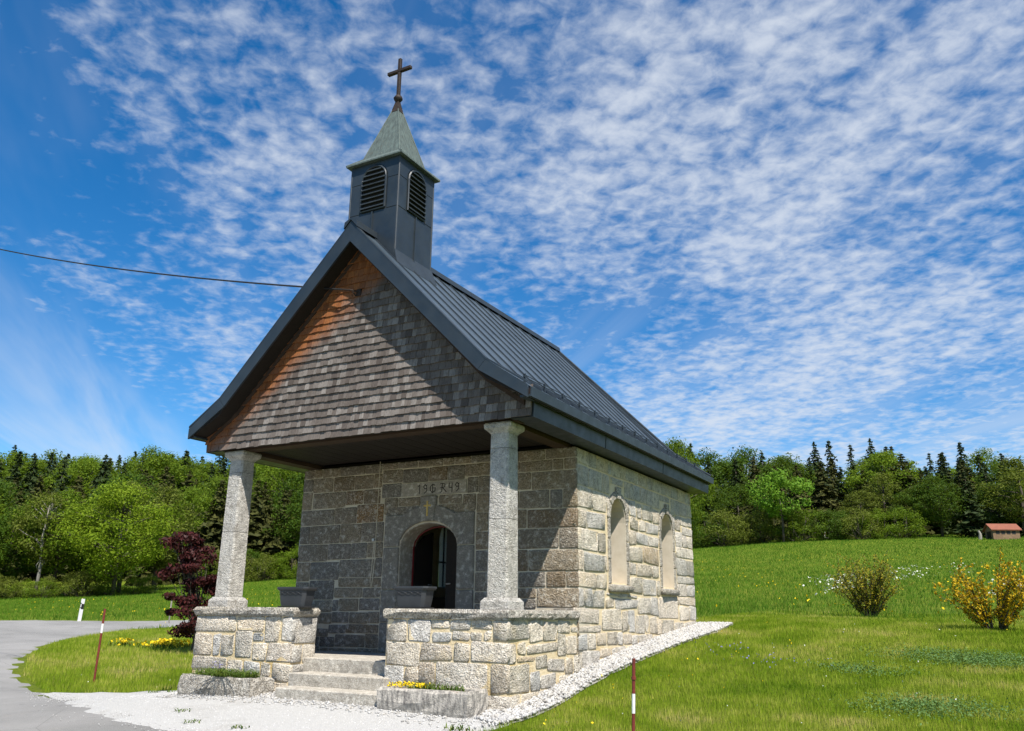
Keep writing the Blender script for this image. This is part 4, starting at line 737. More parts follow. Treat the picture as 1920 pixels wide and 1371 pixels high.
# verge boards (metal) along both rakes of the front, in two lengths each side
for sg in (1, -1):
    X_ = (lambda x: x) if sg > 0 else mir
    fy = lambda u, v, w: (X_(u), w, v)
    MB().prism([(M0, ZR+.012), (XK, ZK+.012), (-.325, 2.792), (M0, 5.012)], -F_-.02, -F_+.012, fy).build('verge_board', 'slate_metal', roof)
    MB().prism([(XK+.003, ZK+.010), (E_+.018, ZE+.0), (E_+.018, 2.358), (-.321, 2.789)], -F_-.02, -F_+.012, fy).build('verge_board', 'slate_metal', roof)
    # folded top strip over the roof edge
    MB().prism([(M0, ZR+.013), (XK, ZK+.013), (E_+.018, ZE+.013), (E_+.018, ZE+.040), (XK, ZK+.040), (M0, ZR+.040)], -F_-.022, -F_+.075, fy).build('verge_flashing', 'slate_metal', roof)
    # inner timber strip between soffit and shingles
    MB().prism([(M0, 5.01), (-.33, 2.775), (.20, 2.40), (.20, 2.33), (-.35, 2.71), (M0, 4.93)], .008, .034, fy).build('soffit_trim', 'fascia_wood', roof)
    # eaves: gutter, lower fascia, soffit
    for (a, b) in ((-F_+.02, 2.35), (2.354, 4.9), (4.904, LB+.02)):
        MB().prism([(E_-.10, 2.375), (E_+.05, 2.375), (E_+.062, 2.49), (E_+.048, 2.49), (E_+.038, 2.40), (E_-.10, 2.40)], a, b, lambda u, v, w: (X_(u), w, v)).build('gutter', 'slate_metal', roof)
        MB().prism([(E_-.10, 2.19), (E_-.06, 2.19), (E_-.045, 2.372), (E_-.10, 2.372)], max(a, .06), b-.02, lambda u, v, w: (X_(u), w, v)).build('eaves_fascia', 'slate_metal', roof)
    MB().prism([(-.02 if True else 0, 2.195), (E_-.102, 2.195), (E_-.102, 2.215), (-.02, 2.215)], .08, LB-.02, lambda u, v, w: (X_(u), w, v)).build('eaves_soffit', 'slate_metal', roof)
    # snow guard rails
    for h_, xx in ((.075, E_-.12), (.11, E_-.13)):
        MB().tube([(X_(xx), y, ZE+.08+h_) for y in (-.1, 2.5, 5, LB-.25)], .006, 5).build('snow_rail', 'slate_metal', roof)
    for k_ in range(14):
        y = -.05+k_*.545; MB().box(*sorted((X_(E_-.14), X_(E_-.11))), y-.006, y+.006, ZE+.05, ZE+.20).build('snow_rail_bracket', 'slate_metal', roof)
MB().prism([(mir(E_-.10), 2.19), (E_-.10, 2.19), (E_-.10, 2.38), (mir(E_-.10), 2.38)], LB-.06, LB-.02, lambda u, v, w: (u, w, v)).build('eaves_fascia', 'slate_metal', roof)
MB().prism([(mir(E_-.1), 2.194), (E_-.1, 2.194), (E_-.1, 2.214), (mir(E_-.1), 2.214)], L-.02, LB-.062, lambda u, v, w: (u, w, v)).build('eaves_soffit', 'slate_metal', roof)
# porch ceiling boards and beams
for k_ in range(22):
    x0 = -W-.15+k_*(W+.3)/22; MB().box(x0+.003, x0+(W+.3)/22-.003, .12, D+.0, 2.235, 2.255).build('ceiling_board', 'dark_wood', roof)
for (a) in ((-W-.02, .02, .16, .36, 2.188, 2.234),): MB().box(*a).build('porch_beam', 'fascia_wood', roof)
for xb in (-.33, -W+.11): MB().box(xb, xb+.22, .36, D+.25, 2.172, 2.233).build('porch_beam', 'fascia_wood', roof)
# ================================================================== GABLE
GY = .045
gz = lambda x: 5.02-abs(x-M0)*1.0145 if abs(x-M0) < 2.2 else 2.79-(abs(x-M0)-2.2)*.63
gable = part('gable', MB().prism([(mir(.27), 2.21), (.27, 2.21), (.27, 2.42), (-.33, 2.80), (M0, 5.03), (mir(-.33), 2.80), (mir(.27), 2.42)], GY+.012, GY+.09, lambda u, v, w: (u, w, v)).mesh('gable', 'dark_wood'), chapel)
r_ = random.Random(77); sh = []
row = 0; z = 2.195; EXP = .108
while z < 5.0:
    half = 2.81 if z < 2.42 else (M0 and (2.2+(2.79-z)/.63 if z < 2.79 else (5.02-z)/1.0145)); half = min(half, 2.81)
    u = M0-half-r_.uniform(0, .05)
    while u < M0+half:
        w_ = r_.choice((.055, .07, .082, .092, .105))*r_.uniform(.9, 1.1); cx_ = u+w_/2
        if u+w_ > M0+2.83: w_ = M0+2.83-u
        if w_ > .02 and u > M0-2.84 and z+.03 < gz(cx_)+.05: sh.append((u, w_, z+r_.uniform(-.006, .006), r_.uniform(-.25, .25), r_.uniform(.0, .010)))
        u += w_
    z += EXP; row += 1
def shingle_verts(u, w_, z, tw, th):
    ln = EXP*1.75; ga = .0015; y_bot = GY-.030-th; y_top = GY+.010
    return [(u+ga, y_bot, z), (u+w_-ga, y_bot-.004*tw, z+.004*tw), (u+w_-ga, y_top-.012, z+ln), (u+ga, y_top-.012, z+ln), (u+ga, y_bot+.016, z), (u+w_-ga, y_bot+.016, z+.004*tw), (u+w_-ga, y_top, z+ln), (u+ga, y_top, z+ln)]
SF = [(0,1,2,3),(4,7,6,5),(0,4,5,1),(1,5,6,2),(2,6,7,3),(3,7,4,0)]
order = sorted(range(len(sh)), key=lambda i: -sh[i][1]*(1+.06*sh[i][0]))
big = set(order[:300]); rest = MB()
for i, s in enumerate(sh):
    if i in big: MB().add(shingle_verts(*s), SF).build('shingle', 'shingle_wood', gable, fix=False)
    else: rest.add(shingle_verts(*s), SF)
o_ = rest.build('shingle_field', 'shingle_wood', gable, fix=False); o_['kind'] = 'stuff'
# ================================================================== BELL TURRET
BS, BY, ZS = .454, .6746, 6.5507
bell = part('belfry', MB().box(M0-BS, M0+BS, BY-BS, BY+BS, 4.6, ZS-.01).mesh('belfry', 'slate_metal'), chapel)
def face(kind):
    if kind == 'F': return lambda u, v, w: (M0+u, BY-BS-w, v)
    if kind == 'R': return lambda u, v, w: (M0+BS+w, BY+u, v)
    if kind == 'B': return lambda u, v, w: (M0-u, BY+BS+w, v)
    return lambda u, v, w: (M0-BS-w, BY-u, v)
LW, LZ0, LSP, LTP = .225, 5.715, 6.235, 6.455
for kf in 'FRBL':
    fn = face(kf); g_ = .004
    zlo = 4.70 if kf in 'RL' else 4.72
    lowb = (lambda u: zlo) 
    e = BS-.012
    MB().prism([(-e, zlo), (-.006, zlo), (-.006, LZ0-.03), (-e, LZ0-.03)], 0, .010, fn).build('cladding_panel', 'slate_metal', bell, bevel=.003)
    MB().prism([(.006, zlo), (e, zlo), (e, LZ0-.03), (.006, LZ0-.03)], 0, .010, fn).build('cladding_panel', 'slate_metal', bell, bevel=.003)
    for sg in (-1, 1):
        a, b = sorted((sg*(LW+.03), sg*e)); MB().prism([(a, LZ0-.022), (b, LZ0-.022), (b, 6.20), (a, 6.20)], 0, .010, fn).build('cladding_panel', 'slate_metal', bell, bevel=.003)
        pl_ = [(sg*e, 6.208), (sg*(LW+.03), 6.208)]+[(sg*(LW+.03)*math.cos(t*math.pi/12), LSP+(LTP-LSP+.03)*math.sin(t*math.pi/12)) for t in range(1, 6)]+[(sg*.003, LTP+.03), (sg*.003, ZS-.02), (sg*e, ZS-.02)]
        MB().prism(pl_, 0, .010, fn).build('cladding_panel', 'slate_metal', bell)
    # standing seam below the louvre, corner trims
    MB().prism([(-.010, zlo), (.010, zlo), (.010, LZ0-.03), (-.010, LZ0-.03)], .0, .028, fn).build('cladding_seam', 'slate_metal', bell)
    lv = MB(); prof = [(-LW, LZ0), (LW, LZ0), (LW, LSP)]+arch(0, LW, LSP, LTP, 10)[::-1][1:-1]+[(-LW, LSP)]
    lo_ = part('louvre', MB().prism(prof, .0, .004, fn).mesh('louvre', 'black_rubber'), bell)
    rim = prof+[prof[0]]; MB().tube([fn(u, v, .022) for u, v in rim[1:]+[rim[1]]], .016, 5).build('louvre_frame', 'slate_metal', lo_)
    for k_ in range(9):
        z0 = LZ0+.035+k_*.078
        hw_ = LW-.008 if z0+.03 < LSP else LW*math.sqrt(max(0, 1-((z0+.03-LSP)/(LTP-LSP))**2))-.012
        if hw_ > .03:
            MB().add([fn(-hw_, z0, .050), fn(hw_, z0, .050), fn(hw_, z0+.052, .008), fn(-hw_, z0+.052, .008), fn(-hw_, z0-.008, .046), fn(hw_, z0-.008, .046), fn(hw_, z0+.044, .004), fn(-hw_, z0+.044, .004)], SF).build('louvre_slat', 'slate_metal', lo_)
for sx_ in (-1, 1):
    for sy_ in (-1, 1):
        MB().tube([(M0+sx_*BS, BY+sy_*BS, 4.65), (M0+sx_*BS, BY+sy_*BS, ZS-.015)], .016, 6).build('corner_trim', 'slate_metal', bell)
# flashing skirt where the turret meets the roof
for sg in (1, -1):
    X_ = (lambda x: x) if sg > 0 else mir
    sz = lambda x: ZR-(x-M0)*1.0302
    x1 = M0+BS
    MB().add([(X_(x1+.012), BY-BS-.03, sz(x1)+.16), (X_(x1+.012), BY+BS+.03, sz(x1)+.16), (X_(x1+.10), BY+BS+.06, sz(x1+.10)+.012), (X_(x1+.10), BY-BS-.06, sz(x1+.10)+.012),
              (X_(x1-.02), BY-BS-.03, sz(x1)), (X_(x1-.02), BY+BS+.03, sz(x1)), (X_(x1+.08), BY+BS+.06, sz(x1+.10)-.02), (X_(x1+.08), BY-BS-.06, sz(x1+.10)-.02)], SF).build('flashing', 'slate_metal', bell)
def sqr(h, z): return [(M0-h, BY-h, z), (M0+h, BY-h, z), (M0+h, BY+h, z), (M0-h, BY+h, z)]
sp = MB().loft([sqr(.53, ZS-.015), sqr(.53, ZS+.008), sqr(.345, ZS+.175), sqr(.058, 7.70)]).build('spire', 'copper_patina', bell)
for sx_ in (-1, 1):
    for sy_ in (-1, 1):
        MB().tube([(M0+sx_*h, BY+sy_*h, z) for h, z in ((.53, ZS+.01), (.345, ZS+.178), (.058, 7.70))], .010, 5).build('spire_rib', 'copper_patina', sp)
MB().loft([sqr(.075, 7.66), sqr(.066, 7.70), sqr(.030, 7.87)]).build('spire_cap', 'rusty_iron', sp)
cr = MB(); n = 8
cr.loft([[(M0+r*math.cos(a*math.pi/4), BY+r*math.sin(a*math.pi/4), z) for a in range(8)] for r, z in ((.03, 7.86), (.05, 7.885), (.075, 7.92), (.075, 7.95), (.05, 7.985), (.03, 8.0))])
cross = cr.build('cross_boss', 'rusty_iron', bell, smooth=True)
MB().box(M0-.028, M0+.028, BY-.026, BY+.026, 7.99, 8.70).build('cross_upright', 'rusty_iron', cross, bevel=.006)
MB().box(M0-.235, M0+.235, BY-.030, BY+.030, 8.437, 8.493).build('cross_arm', 'rusty_iron', cross, bevel=.006)
# ---- service cable and bracket on the gable
br = MB(); br.tube([(-2.50, .03, 4.30), (-2.60, -.06, 4.33), (-2.74, -.10, 4.35)], .012, 6); br.tube([(-2.56, .0, 4.25), (-2.60, -.06, 4.33)], .01, 5); br.box(-2.56, -2.48, .0, .03, 4.25, 4.35)
br.build('cable_bracket', 'rusty_iron', chapel)
end = CAM+(fwd+r2*((-260-960)/F_PX)-u2*((392-685.5)/F_PX))*26.0
p0 = Vector((-2.74, -.10, 4.35)); pts = []
for i in range(33):
    t = i/32; q = p0.lerp(end, t); q.z -= 4*.42*t*(1-t); pts.append(q)
tag(MB().tube(pts, .014, 5).build('overhead_cable', 'black_rubber'), 'black overhead service cable sagging from the shingled gable', 'cable')
up_h = Hf(end.x, end.y)
tag(MB().tube([(end.x, end.y, up_h-.3), (end.x, end.y, end.z+.4)], [.14, .09], 8).build('utility_pole', 'bark'), 'round wooden utility pole carrying the overhead cable', 'pole')
# ---- flower boxes on the parapet
def planter(x0, x1, yc, label):
    z0 = CAPZ+.001; c = (x0+x1)/2; rt = root('planter', (c, yc, z0), label, 'planter', 'planters on the parapet')
    hw = (x1-x0)/2
    def oct_(sx, sy, z): return [(c+a*sx*hw, yc+b*sy*.13, z) for a, b in ((-.82,-1),(.82,-1),(1,-.7),(1,.7),(.82,1),(-.82,1),(-1,.7),(-1,-.7))]
    MB().loft([oct_(.74, .80, z0+.018), oct_(.80, .86, z0+.09), oct_(.86, .92, z0+.20), oct_(.88, .94, z0+.235)]).build('planter_body', 'planter_plastic', rt)
    rim = MB(); rim.loft([oct_(.93, .99, z0+.222), oct_(1, 1.06, z0+.245), oct_(1, 1.06, z0+.268), oct_(.92, .95, z0+.268), oct_(.90, .92, z0+.235)], cap=False); rim.build('planter_rim', 'planter_plastic', rt)
    MB().loft([oct_(.88, .95, z0), oct_(.92, 1.0, z0+.016)]).build('saucer', 'planter_plastic', rt)
    MB().loft([oct_(.89, .91, z0+.237), oct_(.88, .90, z0+.250)]).build('soil', 'soil', rt)
    sw_ = MB()
    for sg in (-1, 1):
        sw_.tube([(c-hw*.70+hw*1.4*t/12, yc-.13*.915-.004, z0+.185+sg*.018*math.cos(t/12*math.pi*4)) for t in range(13)], .004, 4)
    sw_.build('relief_band', 'planter_plastic', rt)
planter(-3.66, -3.10, .17, 'dark grey planter with wavy band on the parapet near the purple maple')
planter(-1.70, -1.16, .17, 'dark grey planter on the parapet directly in front of the doorway')
# ---- stone troughs
def trough(x0, x1, y0, y1, z0, z1, label, mat, seed):
    rt = root('stone_trough', ((x0+x1)/2, (y0+y1)/2, z0), label, 'trough', 'stone troughs at the porch foot'); r = random.Random(seed)
    def ring(g, z, jj=.012, n=6):
        cs = [(x0-g, y0-g), (x1+g, y0-g), (x1+g, y1+g), (x0-g, y1+g)]; pts = []
        for i in range(4):
            a, b = cs[i], cs[(i+1) % 4]
            for k in range(n): pts.append((a[0]+(b[0]-a[0])*k/n+r.uniform(-jj, jj), a[1]+(b[1]-a[1])*k/n+r.uniform(-jj, jj), z+r.uniform(-jj, jj)))
        return pts
    MB().loft([ring(-.03, z0-.05), ring(.0, z0+.06), ring(.008, (z0+z1)/2), ring(.0, z1-.03), ring(-.015, z1), ring(-.075, z1, .006), ring(-.085, z1-.07, .004)]).build('trough_body', mat, rt, smooth=False)
    MB().box(x0+.08, x1-.08, y0+.08, y1-.08, z1-.10, z1-.03).build('soil', 'soil', rt)
    return rt
trough(-4.72, -3.42, -.50, -.09, -1.24, -.95, 'grey granite trough with trailing green plants below the wall by the steps', 'granite_cap', 1)
trough(-1.40, -.19, -.52, -.08, -1.23, -.945, 'streaked lichen-stained granite trough with yellow flowers beside the steps', 'trough_stone', 2)
# ================================================================== PLANTS
def cards(C_, size, r, up=0.35, aspect=1.0, out=None):
    """quads at centres C_ (n,3) with random orientation leaning outwards/up"""
    n = len(C_); nrm = r.normal(size=(n, 3)); 
    if out is not None: nrm = nrm*.75+out*1.5
    nrm[:, 2] += up; nrm /= np.linalg.norm(nrm, axis=1, keepdims=True)
    t = r.normal(size=(n, 3)); t -= (t*nrm).sum(1, keepdims=True)*nrm; t /= np.linalg.norm(t, axis=1, keepdims=True)
    b = np.cross(nrm, t); s = (size*r.uniform(.6, 1.35, n))[:, None] if np.isscalar(size) else size[:, None]
    a = t*s*.5*aspect; c = b*s*.5
    # a leaf-like kite, not a square
    V = np.stack([C_-a, C_-c*.62+a*.1, C_+a, C_+c*.62+a*.1], 1).reshape(-1, 3)
    F = np.arange(4*n).reshape(n, 4); return V, F
def clump_crown(r, h, rx, z0, z1, nc, per, leaf, spread, shape=1.0):
    """leaf clumps filling an uneven crown"""
    cen = []
    for i in range(nc):
        while True:
            q = r.uniform(-1, 1, 3)
            if .30 < np.linalg.norm(q) < 1: break
        q = q/np.linalg.norm(q)*(np.linalg.norm(q)**.45)
        zz = (z0+z1)/2+q[2]*(z1-z0)/2; t = (zz-z0)/(z1-z0); wd = (1-abs(2*t-1)**2.4)**.5 if shape == 1 else max(.15, 1-t)**.6
        cen.append((q[0]*rx*max(.35, wd)*r.uniform(.8, 1.15), q[1]*rx*max(.35, wd)*r.uniform(.8, 1.15), zz))
    cen = np.array(cen); k = np.repeat(np.arange(nc), per); rad = spread*r.uniform(.6, 1.25, nc)
    off = r.normal(size=(nc*per, 3)); off /= np.linalg.norm(off, axis=1, keepdims=True); off *= (r.random((nc*per, 1))**.4)
    P = cen[k]+off*rad[k][:, None]*np.array([1, 1, .68])
    V, F = cards(P, leaf, r, .35, 1.15, off); return V, F, cen
def tapered(mb, a, b, ra, rb, n=6, bend=0.0, r=None):
    a, b = Vector(a), Vector(b); m = a.lerp(b, .5)
    if r is not None: m += Vector((r.uniform(-1, 1), r.uniform(-1, 1), r.uniform(-.3, .6)))*bend
    mb.tube([a, m, b], [ra, (ra+rb)/2, rb], n)
def proto(name, build, label, cat, group):
    rt = bpy.data.objects.new(name, None); build(rt); rt['label'] = label; rt['category'] = cat; rt['group'] = group; return rt
def make_broadleaf(seed, h, rx, trunk_frac, leafm, bark='bark', nc=70, per=130, leaf=.30):
    r = np.random.default_rng(seed); z0, z1 = h*trunk_frac, h
    V, F, cen = clump_crown(r, h, rx, z0, z1, nc, per, leaf, rx*.34)
    crown = mesh_np('crown', V, F, leafm)
    mb = MB(); mb.tube([(0, 0, -.4), (.05*h*.2, 0, h*.25), (0, .02*h, h*.55), (0, 0, h*.86)], [h*.020, h*.015, h*.010, h*.003], 7)
    for c in cen[::3]:
        zb = max(h*.15, min(c[2]-h*.12, h*.7)); tapered(mb, (0, 0, zb), c, h*.006, h*.0015, 4, h*.03, r)
    return [('trunk', mb.mesh('trunk', bark, True)), ('crown', crown)]
def make_spruce(seed, h, R_, leafm, low=.06, dens=1.0):
    r = np.random.default_rng(seed); C_ = []; out = []; sz = []
    z = h*low
    while z < h*.985:
        t = z/h; rad = R_*(1-t)**.82*r.uniform(.8, 1.12)+.12; nb = max(4, int((8 if t < .7 else 6)*dens))
        for b in range(nb):
            a = r.uniform(0, 6.283); rr = rad*r.uniform(.65, 1.1); m = max(3, int(rr*3.2))
            for q in range(m):
                f = (q+.6)/m; x, y = math.cos(a)*rr*f, math.sin(a)*rr*f
                for s_ in (-1, 1):
                    C_.append((x-math.sin(a)*s_*.22*rr*(.3+.5*(1-abs(f-.5)))*r.uniform(.3, 1), y+math.cos(a)*s_*.22*rr*(.3+.5*(1-abs(f-.5)))*r.uniform(.3, 1), z-rr*.30*f*f*1.1+rr*.06+r.uniform(-.1, .1))); out.append((math.cos(a)*.5, math.sin(a)*.5, .35)); sz.append(r.uniform(.4, .8)*(.5+.28*rr))
        z += h*.026*r.uniform(.8, 1.2)
    V, F = cards(np.array(C_), np.array(sz), r, .5, 1.5, np.array(out)); crown = mesh_np('crown', V, F, leafm)
    mb = MB(); mb.tube([(0, 0, -.4), (0, 0, h*.5), (0, 0, h*.99)], [h*.014, h*.009, h*.001], 6)
    return [('trunk', mb.mesh('trunk', 'bark', True)), ('crown', crown)]
def make_bush(seed, h, rx, leafm, nc=40, per=110, leaf=.17):
    r = np.random.default_rng(seed); V, F, cen = clump_crown(r, h, rx, -.1*h, h, nc, per, leaf, rx*.38)
    mb = MB()
    for c in cen[::2]: tapered(mb, (r.uniform(-.2, .2)*rx, r.uniform(-.2, .2)*rx, -.2), c, h*.012, h*.004, 4, h*.05, r)
    return [('stem', mb.mesh('stem', 'bark', True)), ('foliage', mesh_np('foliage', V, F, leafm))]
def place(parts, name, x, y, rot, sc, label, cat, group=None, dz=0.0):
    rt = root(name, (x, y, Hf(x, y)+dz), label, cat, group); rt.rotation_euler = (0, 0, rot); rt.scale = sc if hasattr(sc, '__len__') else (sc, sc, sc)
    for pn, me in parts:
        o = bpy.data.objects.new(pn, me); COL.objects.link(o); o.parent = rt
    return rt
BEECH = [make_broadleaf(10+i, 15, 5.2, .22, 'leaf_beech', nc=90, per=140) for i in range(3)]
DARKB = [make_broadleaf(20+i, 15, 5.0, .16, 'leaf_dark', nc=90, per=140) for i in range(2)]
OLIVE = [make_broadleaf(30, 14, 3.8, .22, 'leaf_olive', 'bark', nc=60, per=150, leaf=.27)]
FRESH = [make_broadleaf(40, 8, 3.2, .36, 'leaf_fresh', nc=48, per=120, leaf=.26)]
BARE = [make_broadleaf(45, 14, 3.6, .34, 'leaf_olive', 'bark_pale', nc=60, per=60, leaf=.28)]
SPR = [make_spruce(50+i, 18, (3.4, 4.3, 5.0, 3.9)[i], 'needle', .06, (1.0, .8, 1.1, .65)[i]) for i in range(4)]
SPB = [make_spruce(60+i, 17, 4.8, 'needle_brown', .03) for i in range(2)]
SHRUB = [make_bush(70+i, 4.2, 2.6, m) for i, m in enumerate(('leaf_beech', 'leaf_olive', 'leaf_dark'))]
KIND = {'beech': ('broadleaf_tree', 'bright green spring beech', 'tree'), 'dark': ('broadleaf_tree', 'deep green dense broadleaf tree', 'tree'), 'olive': ('slender_tree', 'pale-barked olive green slender tree', 'tree'),
        'spruce': ('spruce_tree', 'dark pointed spruce', 'tree'), 'brown': ('spruce_tree', 'brownish green drooping spruce', 'tree'), 'shrub': ('wood_edge_shrub', 'rounded green shrub', 'shrub')}
WHERE = ''
PR = {'beech': BEECH, 'dark': DARKB, 'olive': OLIVE, 'spruce': SPR, 'brown': SPB, 'shrub': SHRUB}
tr = random.Random(31)
def elev(px, y):
    q = fwd+r2*((px-960)/F_PX)-u2*((y-685.5)/F_PX); return q.z/math.hypot(q.x, q.y)
BASE = {'beech': 15, 'dark': 15, 'olive': 14, 'spruce': 18, 'brown': 17, 'shrub': 4.2}
def plant(kind, px, d, h, wide=1.0):
    x, y = az(px, d); ps = tr.choice(PR[kind]); s = h/BASE[kind]
    n, l, c = KIND[kind]; return place(ps, n, x, y, tr.uniform(0, 6.28), (s*wide, s*wide, s), l+' '+WHERE, c, (l.replace('beech', 'beeches') if l.endswith('beech') else l+'s')+' '+WHERE)
# rows of the wood; each tree's height follows from how high its top stands above the eye
def row(px0, px1, d, step, mix, top, jd=4):
    px = px0
    while px < px1:
        kd = tr.choices(list(mix), list(mix.values()))[0]; dd = d+tr.uniform(-jd, jd); x, y = az(px, dd)
        yt = tr.uniform(*top)-(14 if kd == 'spruce' else 0); hh = max(CAM.z+elev(px, yt)*dd-Hf(x, y), 4.0)
        plant(kd, px, dd, hh, tr.uniform(1.0, 1.3)*min(1.5, max(.85, (11/hh)**.5))); px += step*tr.uniform(.75, 1.3)*(100/d)**.5
WHERE = 'at the front edge of the hillside wood across the road'
row(-160, 285, 92, 72, {'beech': 4, 'dark': 4, 'olive': 3}, (905, 950))
row(285, 640, 108, 44, {'brown': 6, 'dark': 1, 'beech': 1}, (895, 960))
WHERE = 'in the middle of the hillside wood across the road'
row(-160, 640, 124, 52, {'beech': 3, 'brown': 6, 'dark': 2}, (878, 918))
row(-160, 640, 146, 48, {'brown': 6, 'beech': 3, 'spruce': 4}, (860, 892))
WHERE = 'high on the wooded hillside across the road'
row(-160, 660, 170, 46, {'spruce': 5, 'beech': 4, 'brown': 5}, (850, 878))
row(-160, 660, 196, 46, {'spruce': 5, 'beech': 4, 'brown': 3}, (838, 868))
row(-160, 680, 226, 44, {'spruce': 5, 'beech': 5, 'brown': 3}, (838, 866))
WHERE = 'along the foot of the hillside wood across the road'
for px in range(-150, 300, 30): plant('shrub', px+tr.uniform(-12, 12), 86+tr.uniform(-2, 2), tr.uniform(1.4, 2.8), 1.2)
for px in range(400, 640, 30): plant('shrub', px+tr.uniform(-12, 12), 101+tr.uniform(-2, 2), tr.uniform(2.4, 3.8), 1.1)
# right wood: along the brow of the meadow
WHERE = 'at the front edge of the wood above the flowery meadow'
row(1180, 2150, 106, 56, {'beech': 4, 'brown': 3, 'dark': 3, 'olive': 2, 'spruce': 2}, (858, 935), 3)
WHERE = 'deeper in the wood above the flowery meadow'
row(1180, 2150, 116, 46, {'spruce': 7, 'brown': 4, 'beech': 3}, (845, 890), 3)
row(1180, 2150, 127, 44, {'spruce': 6, 'brown': 2, 'dark': 2}, (832, 885), 3)
row(1180, 2150, 140, 44, {'spruce': 5, 'beech': 3, 'dark': 2}, (834, 880), 3)
WHERE = 'in the wood hidden behind the chapel'
row(680, 1180, 118, 60, {'beech': 3, 'dark': 3, 'spruce': 3}, (870, 900), 4)
WHERE = 'along the edge of the wood above the flowery meadow'
for px in list(range(1290, 1740, 38)): plant('shrub', px+tr.uniform(-10, 10), 100+tr.uniform(-2, 2), tr.uniform(2.6, 4.6), 1.15)
x, y = az(1282, 62); place(BEECH[1], 'broadleaf_tree', x, y, 1.0, (.42, .42, (CAM.z+elev(1282, 826)*62-Hf(x, y))/15), 'fresh green beech rising just behind the chapel eaves', 'tree')
x, y = az(1480, 98); place(FRESH[0], 'round_tree', x, y, .4, (CAM.z+elev(1465, 885)*98-Hf(x, y))/8, 'round light green young tree on a thin trunk before dark spruces', 'tree')
LIME = make_broadleaf(47, 15, 5.6, .16, 'leaf_lime', nc=110, per=140)
x, y = az(205, 84); place(LIME, 'broadleaf_tree', x, y, .8, ((CAM.z+elev(205, 906)*84-Hf(x, y))/15*1.12,)*2+((CAM.z+elev(205, 906)*84-Hf(x, y))/15,), 'broad rounded lime green tree before the darker hillside wood', 'tree')
x, y = az(60, 87); place(BARE[0], 'slender_tree', x, y, 2.0, (CAM.z+elev(60, 915)*87-Hf(x, y))/14, 'half-bare pale-stemmed tree at the wood edge beyond the road', 'tree')
# ---- purple maple
def maple():
    r = np.random.default_rng(3); x, y = az(368, 24); g0 = Hf(x, y); h = CAM.z+elev(352, 998)*24-g0
    cen = []
    for i in range(46):
        t = r.random(); zz = h*(.05+.95*t); lean = -1.2+1.9*(1-t); rr = 1.0*(1-.5*t)
        a = r.uniform(0, 6.283); q = rr*r.random()**.5; cen.append((lean*.45+math.cos(a)*q, math.sin(a)*q*.8, zz))
    cen = np.array(cen); per = 150; k_ = np.repeat(np.arange(len(cen)), per); off = r.normal(size=(len(k_), 3)); off /= np.linalg.norm(off, axis=1, keepdims=True); off *= r.random((len(k_), 1))**.45
    P = cen[k_]+off*(.30*r.uniform(.6, 1.2, len(cen)))[k_][:, None]*np.array([1, 1, .55]); P[:, 2] = np.maximum(P[:, 2], .1)
    V, F = cards(P, .085, r, .3, 1.3, off)
    mb = MB(); mb.tube([(0, 0, -.2), (.05, .02, .5), (-.06, .03, 1.1)], [.06, .045, .03], 6)
    for c in cen: tapered(mb, (0, .02, r.uniform(.3, 1.1)), c, .018, .004, 4, .12, r)
    return place([('trunk', mb.mesh('trunk', 'bark', True)), ('crown', mesh_np('crown', V, F, 'maple_leaf'))], 'maple_tree', x, y, yaw*.6, 1.0, 'small dark purple maple growing beyond the porch by the grass island', 'maple tree')
maple()
# ---- forsythia bushes
def forsythia(x, y, h, w_, leafm, label, seed, n, leaf, stems=26):
    r = np.random.default_rng(seed); mb = MB(); P = []
    for i in range(stems):
        a = r.uniform(0, 6.283); ln = r.uniform(.6, 1.05); sp = r.uniform(.25, 1.0)
        tip = Vector((math.cos(a)*w_*sp, math.sin(a)*w_*sp, h*ln*(1.05-.35*sp))); b0 = Vector((math.cos(a)*.08, math.sin(a)*.08, -.1)); mid = b0.lerp(tip, .5)+Vector((-math.cos(a)*.10*w_, -math.sin(a)*.10*w_, .10*h))
        pts = [b0.lerp(mid, t/4).lerp(mid.lerp(tip, t/4), t/4) for t in range(5)]; mb.tube(pts, [.014, .011, .009, .006, .003], 4)
        for k_ in range(4):
            s0 = pts[1+k_ % 4]; d = Vector((r.normal(), r.normal(), abs(r.normal())+.4)).normalized()*h*.22; mb.tube([s0, s0+d], [.005, .002], 3)
            for q in range(int(n/stems/8)): t = r.random(); P.append(s0+d*t+Vector(r.normal(size=3))*.022)
        for q in range(int(n/stems/2)):
            t = r.uniform(.22, 1.0); p = pts[min(3, int(t*4))].lerp(pts[min(4, int(t*4)+1)], t*4-int(t*4) if t < 1 else 0); P.append(p+Vector(r.normal(size=3))*.030)
    V, F = cards(np.array([tuple(p) for p in P]), leaf, r, .2, 1.2)
    return place([('stem', mb.mesh('stem', 'bark', True)), ('blossom', mesh_np('blossom', V, F, leafm))], 'forsythia_bush', x, y, 0, 1.0, label, 'shrub')
forsythia(2.3, 14.5, 1.55, .85, 'forsythia_faded', 'faded olive forsythia bush past bloom on the lawn', 5, 8500, .045, 52)
forsythia(4.95, 8.9, 1.18, .92, 'forsythia_yellow', 'forsythia bush covered in orange-yellow blossom on the lawn', 6, 7000, .045, 36)
